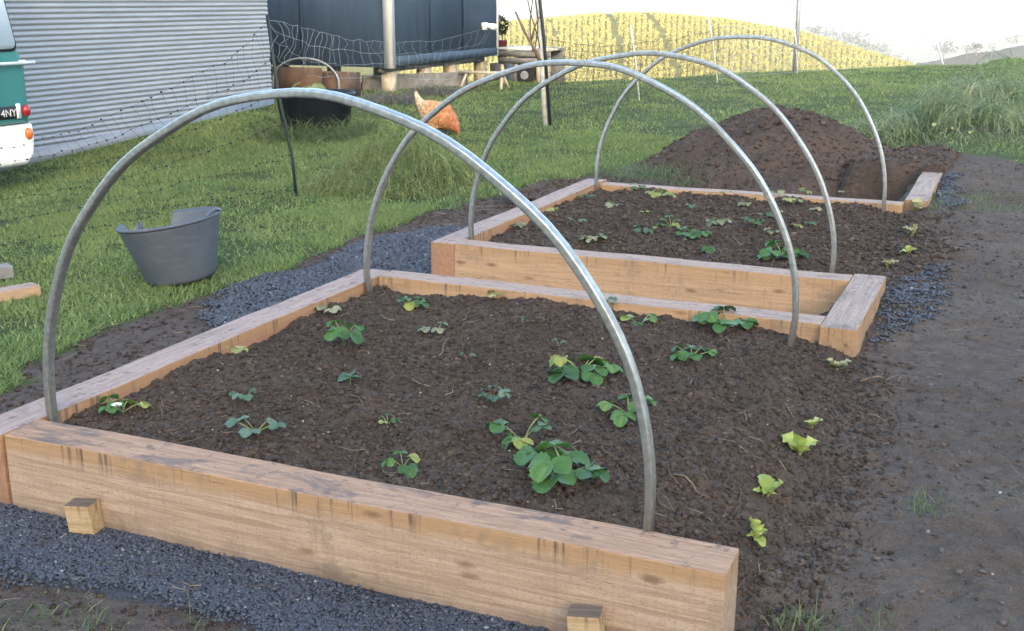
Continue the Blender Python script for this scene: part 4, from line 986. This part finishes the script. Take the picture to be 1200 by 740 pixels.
# wooden trailer
pa = on_y(592, 60, 17.9); pb = on_y(652, 60, 17.9)
c = np.array([(pa[0] + pb[0]) / 2, 17.9, float(H(-7.5, 17.9))]); ztop = .34 - c[2]; L = (pb[0] - pa[0]) / 2
root = thing('wooden_trailer', c, 'weathered wooden trailer with a pale top and one wheel beyond the cabin', 'trailer')
Geo().box(-L, L * .30, -.3, .42, ztop - .045, ztop).build('deck', M['white_trim'], root)
Geo().box(L * .32, L, -.3, .42, ztop - .05, ztop - .01).build('deck', M['pile'], root)
for (z0, z1) in ((ztop - .15, ztop - .055), (ztop - .26, ztop - .165)):
    Geo().box(-L + .01, L - .01, -.292, -.262, z0, z1).build('side_board', M['old_board'], root)
for xx_ in (-L + .05, -.16, .24, L - .05): Geo().box(xx_ - .03, xx_ + .03, -.258, -.20, -.05, ztop - .055).build('post', M['pile'], root)
Geo().box(-L, L, .36, .40, .0, ztop - .06).build('back_board', M['old_board'], root)
bm = bmesh.new(); bmesh.ops.create_cone(bm, cap_ends=True, segments=24, radius1=.15, radius2=.15, depth=.09); bmesh.ops.bevel(bm, geom=bm.edges[:], offset=.015, segments=2, affect='EDGES')
w = bm_obj('wheel', bm, M['rubber'], root, (.06, -.25 - .1, .14), (R_(90), 0, 0))
bm = bmesh.new(); bmesh.ops.create_cone(bm, cap_ends=True, segments=20, radius1=.075, radius2=.065, depth=.03); bm_obj('rim', bm, M['steelpost'], w, (0, 0, .05))
# dark planter tub with plants
pc = G(355, 158); root = thing('planter', (pc[0], pc[1] + .25, pc[2]), 'wide dark plastic planter with leafy plants beside the shed corner', 'planter')
an = np.linspace(0, 2 * math.pi, 28, endpoint=False); prof_ = [(.0, 0), (.34, 0), (.40, .38), (.425, .385), (.425, .42), (.39, .42), (.37, .35), (0, .34)]
V = np.concatenate([np.stack([r_ * np.cos(an), r_ * np.sin(an), np.full(28, z_)], 1) for r_, z_ in prof_]); i = np.arange(len(prof_) - 1)[:, None] * 28; k = np.arange(28)[None]
Geo().add(V, np.stack([i + k, i + (k + 1) % 28, i + 28 + (k + 1) % 28, i + 28 + k], -1).reshape(-1, 4)).build('tub_body', M['pot'], root, smooth=True)
g = Geo(); Rr = random.Random(9)
for k in range(26):
    L = Rr.uniform(.10, .2); V = leaflet(L, L * .3, .3, Rr.uniform(.2, .6)) @ rotm(Rr.uniform(0, 6.28), -Rr.uniform(.1, 1.1)).T + np.array([Rr.uniform(-.3, .3), Rr.uniform(-.25, .25), Rr.uniform(.34, .42)]); g.add(V, LF, Rr.uniform(.1, 1))
g.build('foliage', M['yellow_leaf'], root, smooth=True)
# brown board planter with a small pale hoop
q0 = on_y(318, 95, 12.9); q1 = on_y(396, 95, 12.9); zt = on_y(350, 79, 12.9)[2]; zg = float(H(q0[0], 12.9))
root = thing('board_planter', ((q0[0] + q1[0]) / 2, 12.9, zg), 'brown boarded planter box under a small pale hoop by the cabin', 'planter box')
L = (q1[0] - q0[0]) / 2; hb_ = zt - zg
Geo().box(-L, L * .55, -.02, .0, 0, hb_).build('front_panel', M['ply'], root)
Geo().box(L * .56, L, -.02, .0, 0, hb_ * .86).build('front_panel', M['ply'], root)
Geo().box(-L, L, .55, .57, 0, hb_ * .8).build('back_panel', M['ply'], root)
for xx_ in (-L, L - .02): Geo().box(xx_, xx_ + .02, .003, .547, 0, hb_ * .8).build('side_panel', M['ply'], root)
pts = [( -L + .06 + 0 * a, -.06, 0) for a in (0,)] + [((L * .98) * math.cos(a) + .06, -.06, hb_ * .55 + (hb_ * .75) * math.sin(a)) for a in np.linspace(math.pi, 0, 30)] + [(L * .98 + .06, -.06, 0)]
Geo().tube(pts, .014, 8).build('small_hoop', M['steelpost'], root, smooth=True)
# weathered board edging with dry weeds
a = G(425, 106); b = G(548, 101); dv = b - a; L = np.linalg.norm(dv[:2]); c = (a + b) / 2
bm = bevel_box((L, .05, .24), .004, 2, 6, .002, 2); o = bm_obj('weathered_board', bm, M['old_board'], None, (c[0], c[1], c[2] + .10), (0, 0, math.atan2(dv[1], dv[0])))
tag(o, 'long weathered grey board edging a strip of dry weeds in front of the cabin', 'board')
c = G(455, 121); tuft('dry_weeds', (c[0], c[1] + .1), .55, 1500, .22, .006, M['dry'], 'tangle of dry grey weeds against the long weathered board', 'dry weeds', 1.0, .08, aspect=.7, rot=1.5)
c = G(505, 112); tuft('dry_weeds', (c[0], c[1] + .1), .5, 1100, .22, .007, M['dry'], 'dry weeds at the right end of the weathered board', 'dry weeds', 1.0, .08, aspect=.7, rot=1.5)

# ------------------------------------------------------------------ hen pecking on the lawn
hp = G(512, 158)
root = thing('hen', hp, 'ginger hen with a pale tail pecking at the lawn', 'hen', rz=math.atan2(RT[1], RT[0]) - .35)
bm = bmesh.new(); sk = bm.verts.layers.skin.verify()
def sv(co, r, prev=None):
    v_ = bm.verts.new(co); v_[sk].radius = (r, r)
    if prev: bm.edges.new((prev, v_))
    return v_
b0 = sv((-.02, 0, .205), .155); b0[sk].use_root = True
b1 = sv((-.11, 0, .255), .118, b0); b2 = sv((-.175, 0, .30), .052, b1); b3 = sv((-.208, 0, .36), .030, b2); b4 = sv((-.222, 0, .405), .024, b3); b5 = sv((-.226, 0, .43), .012, b4)
c1 = sv((.075, 0, .175), .150, b0); c2 = sv((.15, 0, .13), .112, c1); c3 = sv((.195, 0, .085), .062, c2); c4 = sv((.222, 0, .05), .048, c3); c5 = sv((.232, 0, .025), .013, c4); sv((.245, 0, .008), .006, c5)
for s_ in (-1, 1):
    l1 = sv((.0, s_ * .06, .10), .05, b0); l2 = sv((.015, s_ * .065, .065), .024, l1); l3 = sv((-.005, s_ * .065, .035), .011, l2); l4 = sv((.0, s_ * .065, .006), .009, l3); sv((.05, s_ * .07, .002), .007, l4)
me = bpy.data.meshes.new('hen_body'); bm.to_mesh(me); bm.free()
o = bpy.data.objects.new('hen_body', me); COL.objects.link(o); o.modifiers.new('s', 'SKIN').use_smooth_shade = True; o.modifiers.new('u', 'SUBSURF').levels = 2
bpy.context.view_layer.update(); me2 = bpy.data.meshes.new_from_object(o.evaluated_get(bpy.context.evaluated_depsgraph_get())); bpy.data.objects.remove(o)
at = me2.attributes.new('v', 'FLOAT', 'POINT'); at.data.foreach_set('value', [min(1, max(0, (v_.co.x + .2) / .40 + .15 * (.2 - v_.co.z))) for v_ in me2.vertices])
me2.materials.append(M['hen']); o = bpy.data.objects.new('body', me2); COL.objects.link(o); o.parent = root
for s_ in (-1, 1):
    g = Geo(); V = leaflet(.22, .085, -.35, .12, True); V = V @ rotm(0, .62, s_ * 1.25).T + np.array([.075, s_ * .105, .20]); V[:, 0] = .15 - V[:, 0]
    g.add(V, LF, .62); g.build('wing', M['hen'], root, smooth=True)
g = Geo()
for k in range(5):
    V = leaflet(.15, .028, .2, -.1, False) @ rotm(math.pi + (k - 2) * .16, .95).T * 1.0 + np.array([-.17, 0, .30]); g.add(V, LF, .05)
g.build('tail_feathers', M['cream'], root, smooth=True)
g = Geo().tube([(.225, 0, .035), (.262, 0, .012)], [.012, .002], 6); g.build('beak', M['amber'], root)
g = Geo(); V = leaflet(.05, .02, .0, .2, True); V = V @ rotm(0, .6).T; V[:, [1, 2]] = V[:, [2, 1]]
g.add(V + np.array([.185, 0, .085]), LF); o = g.build('comb', M['comb'], root); o.modifiers.new('t', 'SOLIDIFY').thickness = .006

# ------------------------------------------------------------------ poles and electric netting
def netting(top, bot, rows, cols, sag, rad, mat, parent=None, knots=0.0, wob=.01, seed=1, name='netting', loc=None):
    R = np.random.default_rng(seed); g = Geo(); top = np.asarray(top, float); bot = np.asarray(bot, float)
    def along(P, t):
        s_ = np.linspace(0, 1, len(P)); return np.stack([np.interp(t, s_, P[:, k]) for k in range(3)], 1)
    t = np.linspace(0, 1, cols); A_ = along(top, t); B_ = along(bot, t)
    Pt = np.zeros((rows, cols, 3))
    for j in range(rows):
        f = j / (rows - 1); Pt[j] = A_ + (B_ - A_) * f; Pt[j, :, 2] -= sag * (1 - f) * np.sin(math.pi * t)
        Pt[j, :, :] += R.normal(0, wob * .5, (cols, 3)); Pt[j, :, :2] += wob * 1.2 * np.sin(t * 9 + j * 1.3)[:, None]
        g.tube(Pt[j], rad, 3)
    for i_ in range(cols):
        q = []
        for j in range(rows - 1):
            a_, b_ = Pt[j, i_], Pt[j + 1, i_]; q.append(a_); q.append((a_ + b_) / 2 + np.append(R.normal(0, wob, 2), 0))
        q.append(Pt[-1, i_]); g.tube(q, rad * .8, 3)
    if knots:
        K = Pt.reshape(-1, 3); g.add(*lumps(K, np.full(len(K), knots), np.full(len(K), .5)))
    return g.build(name, mat, parent)
b = G(348, 230)
root = thing('electric_netting', (b[0], b[1], b[2]), 'dark electric netting sagging between the black post, the bus and the cabin', 'netting fence')
base = np.array(b); T_ = on_y(313, 18, b[1])
rel = lambda P: np.asarray(P, float) - base
pt = [base - np.array([0, 0, .15]), base + np.array([-.02, 0, .25]), base + (T_ - base) * .6 + np.array([-.015, 0, 0]), T_]
Geo().tube(rel(pt), .011, 8).build('post', M['greenpole'], root, smooth=True)
yb = b[1]
# left run, down to the grass by the bus
D = [T_ - np.array([0, 0, .04]), on_y(262, 72, yb - .1), on_y(190, 110, yb - .3), on_y(115, 145, yb - .45), on_y(45, 165, yb - .6), on_y(-40, 182, yb - .8)]
E_ = [base + np.array([0, 0, .05]), G(300, 232), G(240, 240), G(170, 262), G(90, 278), G(-40, 300)]
for q in E_[1:]: q[2] += .03
netting(rel(D), rel(E_), 6, 34, .0, .0011, M['netdark'], root, .0085, .014, 3)
# right run, to the cabin corner
wl = np.array([hx + .12, lo[1] + .15, lo[2]])
D = [T_ - np.array([0, 0, .03]), on_y(360, 31, 8.4), on_y(400, 40, 9.9), on_y(455, 48, 11.6), on_y(510, 46, 14.2), wl]
E_ = [base + (T_ - base) * .80, on_y(360, 88, 8.4), on_y(400, 92, 9.9), on_y(455, 88, 11.6), on_y(510, 95, 14.2), on_y(556, 88, 17.0)]
netting(rel(D), rel(E_), 4, 34, .03, .0018, M['netpale'], root, 0, .02, 5)

# netting with white posts across the lawn
p0, p1, p2, p3, p5 = G(641, 148), G(750, 118), G(842, 97), G(935, 88), G(1107, 77)
root = thing('electric_netting', p1, 'white posted electric netting running back across the far lawn', 'netting fence')
rel = lambda P: np.asarray(P, float) - p1
tops = [on_y(628, 2, p0[1]), on_y(739, 30, p1[1]), on_y(828, 8, p2[1]), on_y(930, 20, p3[1]), on_y(1093, 38, p5[1])]
for k, (a, b) in enumerate(zip((p1, p2, p3, p5), tops[1:])):
    Geo().tube(rel([a - np.array([0, 0, .1]), a + (b - a) * .5 + np.array([.01, 0, 0]), b]), .012 if k < 3 else .022, 6).build('post', M['whitepole'], root)
netting(rel([p0 + np.array([.02, 0, .9]), p1 + np.array([0, 0, .78])]), rel([p0 + np.array([0, 0, .05]), p1 + np.array([0, 0, .06])]), 11, 44, .06, .0026, M['netdark'], root, 0, .012, 7)
netting(rel([p1 + np.array([0, 0, .78]), p2 + np.array([0, 0, .9])]), rel([p1 + np.array([0, 0, .06]), p2 + np.array([0, 0, .06])]), 8, 40, .06, .0026, M['netdark'], root, 0, .012, 8)
netting(rel([p2 + np.array([0, 0, .9]), p3 + np.array([0, 0, .9]), p5 + np.array([0, 0, .8])]), rel([p2 + np.array([0, 0, .06]), p3 + np.array([0, 0, .06]), p5 + np.array([0, 0, .06])]), 8, 70, .06, .0028, M['netpale'], root, 0, .012, 9)
# corner pole with a wedged branch
root = thing('fence_pole', p0, 'tall weathered pole with cables tied to it, standing in the lawn beyond the tub', 'pole'); rel = lambda P: np.asarray(P, float) - p0
tp = on_y(624, -60, p0[1])
Geo().tube(rel([p0 - np.array([0, 0, .2]), p0 + (tp - p0) * .5 + np.array([.01, 0, 0]), tp]), [.034, .03, .026], 8).build('pole_shaft', M['greypole'], root, smooth=True)
Geo().tube(rel([p0 + np.array([.055, -.02, -.1]), p0 + (tp - p0) * .5 + np.array([.06, -.03, 0]), tp + np.array([.035, -.03, 0])]), .017, 6).build('dark_stake', M['greenpole'], root, smooth=True)
for k in range(3):
    q = [p0 + (tp - p0) * t + np.array([-.035 + .05 * math.sin(9 * t + 2.1 * k), -.045, 0]) for t in np.linspace(.45, 1, 14)]
    Geo().tube(rel(q), .006, 5).build('cable', M['netdark'], root)
br = [on_y(633, 72, p0[1] - .05), on_y(622, 50, p0[1] - .06), on_y(614, 36, p0[1] - .06), on_y(604, 14, p0[1] - .05)]
g = Geo().tube(br, [.02, .017, .014, .009], 6); g.tube([br[1], on_y(626, 33, p0[1] - .05), on_y(632, 20, p0[1] - .05)], [.012, .01, .008], 5)
o = g.build('dead_branch', M['twig']); tag(o, 'forked dead branch leaning on the tall weathered pole', 'branch')
b = G(931, 86); t = on_y(938, -40, b[1])
o = Geo().tube([b - np.array([0, 0, .2]), (b + t) / 2 + np.array([.01, 0, 0]), t], .042, 8).build('thick_pole', M['steelpost'], smooth=True); tag(o, 'thick grey pole at the far end of the lawn, rising out of the picture', 'pole')

# ------------------------------------------------------------------ far side: crop hill, trees, ridges, haze
g = Geo(); nc = 52000
u = rng.uniform(470, 1115, nc); r = 112 + 86 * rng.uniform(0, 1, nc) ** .85
rows = np.round(u / 7) * 7 + rng.normal(0, .55, nc); u = np.where(rng.uniform(0, 1, nc) < .92, rows, u)
keep = (np.abs(u - (712 + (196 - r) * .42)) > 4.2) & (np.abs(u - (752 + (196 - r) * .95)) > 4.8) & (np.abs(u - (640 + (196 - r) * .45)) > 2.0); u, r = u[keep], r[keep]
th = np.arctan((u - 600) / FPX * math.cos(PITCH)); hd_ = np.arctan2(F0[1], F0[0]) - th
x = r * np.cos(hd_); y = r * np.sin(hd_); z = H(x, y); ok = z > -15.5
C_ = np.stack([x, y, z], 1)[ok]; cv = np.clip(rng.normal(.5, .22, len(C_)), 0, 1); cs = rng.uniform(.6, 1.2, len(C_))
P = np.repeat(C_, 7, 0); P[:, :2] += rng.normal(0, .11, (len(P), 2)); sz = np.repeat(cs, 7)
nn = len(P); g.add(*blades(P, rng.uniform(.22, .5, nn) * sz, rng.uniform(.10, .20, nn) * sz, np.clip(np.repeat(cv, 7) + rng.normal(0, .12, nn), 0, 1), .8))
tag(g.build('crop_rows', M['vine']), kind='stuff')
def tree(c, h, w, label, group, n_=420, seed=0, lv=0.0):
    R = np.random.default_rng(seed); root = thing('tree', c, label, 'tree', group)
    Geo().tube([(0, 0, -.5), (.05 * h * R.normal(), 0, h * .35), (.06 * h * R.normal(), .05 * h * R.normal(), h * .75)], [h * .035, h * .025, h * .008], 6).build('trunk', M['bark'], root)
    g = Geo(); nc = 9; cen = R.normal(0, 1, (nc, 3)) * np.array([w * .26, w * .26, h * .15]) + np.array([0, 0, h * .66]); rad = R.uniform(.16, .30, nc) * w
    k = R.integers(0, nc, n_); q = R.normal(0, 1, (n_, 3)); q /= np.linalg.norm(q, axis=1)[:, None]; q = cen[k] + q * rad[k][:, None] * R.uniform(.5, 1.05, (n_, 1))
    g.add(*blades(q, R.uniform(.05, .10, n_) * h, R.uniform(.05, .10, n_) * h, np.clip(R.normal(.45, .25, n_), 0, 1), 1.2)); g.build('crown', M['treeleaf'], root)
def at_far(u_, r_):
    th_ = math.atan((u_ - 600) / FPX * math.cos(PITCH)); hd = math.atan2(F0[1], F0[0]) - th_; return np.array([r_ * math.cos(hd), r_ * math.sin(hd)])
# far ridges (terrain)
def ridge(name, us, ys_, r0, depth, zlow, mat, n_=80, seed=1):
    uu = np.linspace(us[0], us[-1], n_); yv = np.interp(uu, us, ys_); X, Y, Z = [], [], []
    for j, f in enumerate(np.linspace(-1, 1, 15)):
        row = [at_far(a_, r0 + depth * f) for a_ in uu]
        zt_ = HC - r0 * yv / FPX; k = (1 - abs(f)) ** .8
        X.append([q[0] for q in row]); Y.append([q[1] for q in row]); Z.append(zlow + (zt_ - zlow) * k + 1.2 * fbm(uu * .05 + seed, uu * 0 + f * 3, 97 + seed, 3) * k)
    o = Geo().grid(np.array(X), np.array(Y), np.array(Z)).build(name, mat, smooth=True); return tag(o, kind='structure')
M['farland'] = plain('far_pasture', (.022, .027, .022), .95, 0, .3, .05)
ridge('hills', [1030, 1075, 1110, 1150, 1200, 1300, 1450], [80, 68, 60, 55, 46, 36, 28], 470, 60, -62, M['farland'], seed=1)
ridge('hills', [640, 860, 940, 1000, 1060, 1100, 1140], [60, 34, 38, 50, 66, 76, 84], 640, 60, -62, M['farland'], seed=2)
ridge('hills', [400, 700, 880, 950, 1050, 1200, 1500], [16, 10, 3, 0, 1, -2, -6], 2700, 350, -62, M['farland'], seed=3)
TR = [(952, 36, 8), (962, 38, 9), (972, 41, 8), (983, 43, 10), (993, 45, 9), (1002, 47, 9), (1012, 50, 10), (1020, 53, 9), (1030, 56, 8), (1041, 60, 9), (1053, 64, 8), (1066, 68, 7), (1076, 71, 6)]
for i_, (u_, y_, h_) in enumerate(TR):
    q = at_far(u_, 640); tree((q[0], q[1], HC - 640 * (y_ + 4) / FPX - 1.5), h_, h_ * 1.2, 'small hazy tree in the row that drops along the ridge behind the yellow hill', 'trees on the hazy ridge', 260, i_)
TR2 = [(1113, 56, 7.0, 8.5, 'round hazy tree standing alone on the misty hill, leftmost there'), (1140, 53, 5, 7, 'low wide hazy tree on the misty hill beside the round one'), (1151, 51, 5, 5, 'narrow hazy tree on the misty hill, right of the low wide one'), (1172, 48, 3.5, 7, 'hazy bush on the slope of the misty hill'), (1196, 43, 4.5, 9, 'hazy tree high on the misty hill at the right edge of the picture')]
for i_, (u_, y_, h_, w_, lab) in enumerate(TR2):
    q = at_far(u_, 462); tree((q[0], q[1], HC - 462 * (y_ + 4) / FPX - .8), h_, w_, lab, 'trees on the misty hill', 420, 40 + i_)

# haze: one closed box, sky outside
hm = bpy.data.materials.new('haze'); hm.use_nodes = True; nt = hm.node_tree; nt.nodes.remove(nt.nodes['Principled BSDF'])
pv = nt.nodes.new('ShaderNodeVolumePrincipled'); pv.inputs['Color'].default_value = (.44, .475, .53, 1); pv.inputs['Density'].default_value = .0007; pv.inputs['Anisotropy'].default_value = .0
nt.links.new(pv.outputs[0], nt.nodes['Material Output'].inputs['Volume'])
g = Geo().box(-5700, 5700, -5700, 5700, -90, 24); tag(g.build('haze', hm), kind='stuff')

# ------------------------------------------------------------------ light, sky, camera
EL = 11.0
w = bpy.data.worlds.new('World'); sc.world = w; w.use_nodes = True
bg = w.node_tree.nodes['Background']; sky = w.node_tree.nodes.new('ShaderNodeTexSky'); sky.sky_type = 'NISHITA'; sky.sun_disc = False
sky.sun_elevation = R_(EL); sky.sun_rotation = math.atan2(SX, SY); sky.air_density = 1.0; sky.dust_density = 3.6; sky.ozone_density = 1.0; sky.altitude = 100
w.node_tree.links.new(sky.outputs[0], bg.inputs[0]); bg.inputs[1].default_value = .15
sl = bpy.data.lights.new('sun', 'SUN'); sl.energy = 2.0; sl.angle = R_(.5); sl.color = (1.0, .86, .66)
so = bpy.data.objects.new('sun', sl); COL.objects.link(so)
sd = Vector((SX * math.cos(R_(EL)), SY * math.cos(R_(EL)), math.sin(R_(EL)))); so.rotation_euler = sd.to_track_quat('Z', 'Y').to_euler()

cd = bpy.data.cameras.new('camera'); cd.sensor_width = 36; cd.sensor_fit = 'HORIZONTAL'; cd.lens = FPX / 1200 * 36; cd.clip_start = .05; cd.clip_end = 20000
co = bpy.data.objects.new('camera', cd); COL.objects.link(co); co.location = CAM
co.rotation_euler = (math.pi / 2 - PITCH, 0, TH); sc.camera = co
sc.view_settings.view_transform = 'Standard'; sc.view_settings.look = 'None'; sc.view_settings.exposure = 3.12; sc.view_settings.gamma = 1
sc.cycles.volume_bounces = 1; sc.cycles.max_bounces = 8; sc.cycles.use_denoising = True
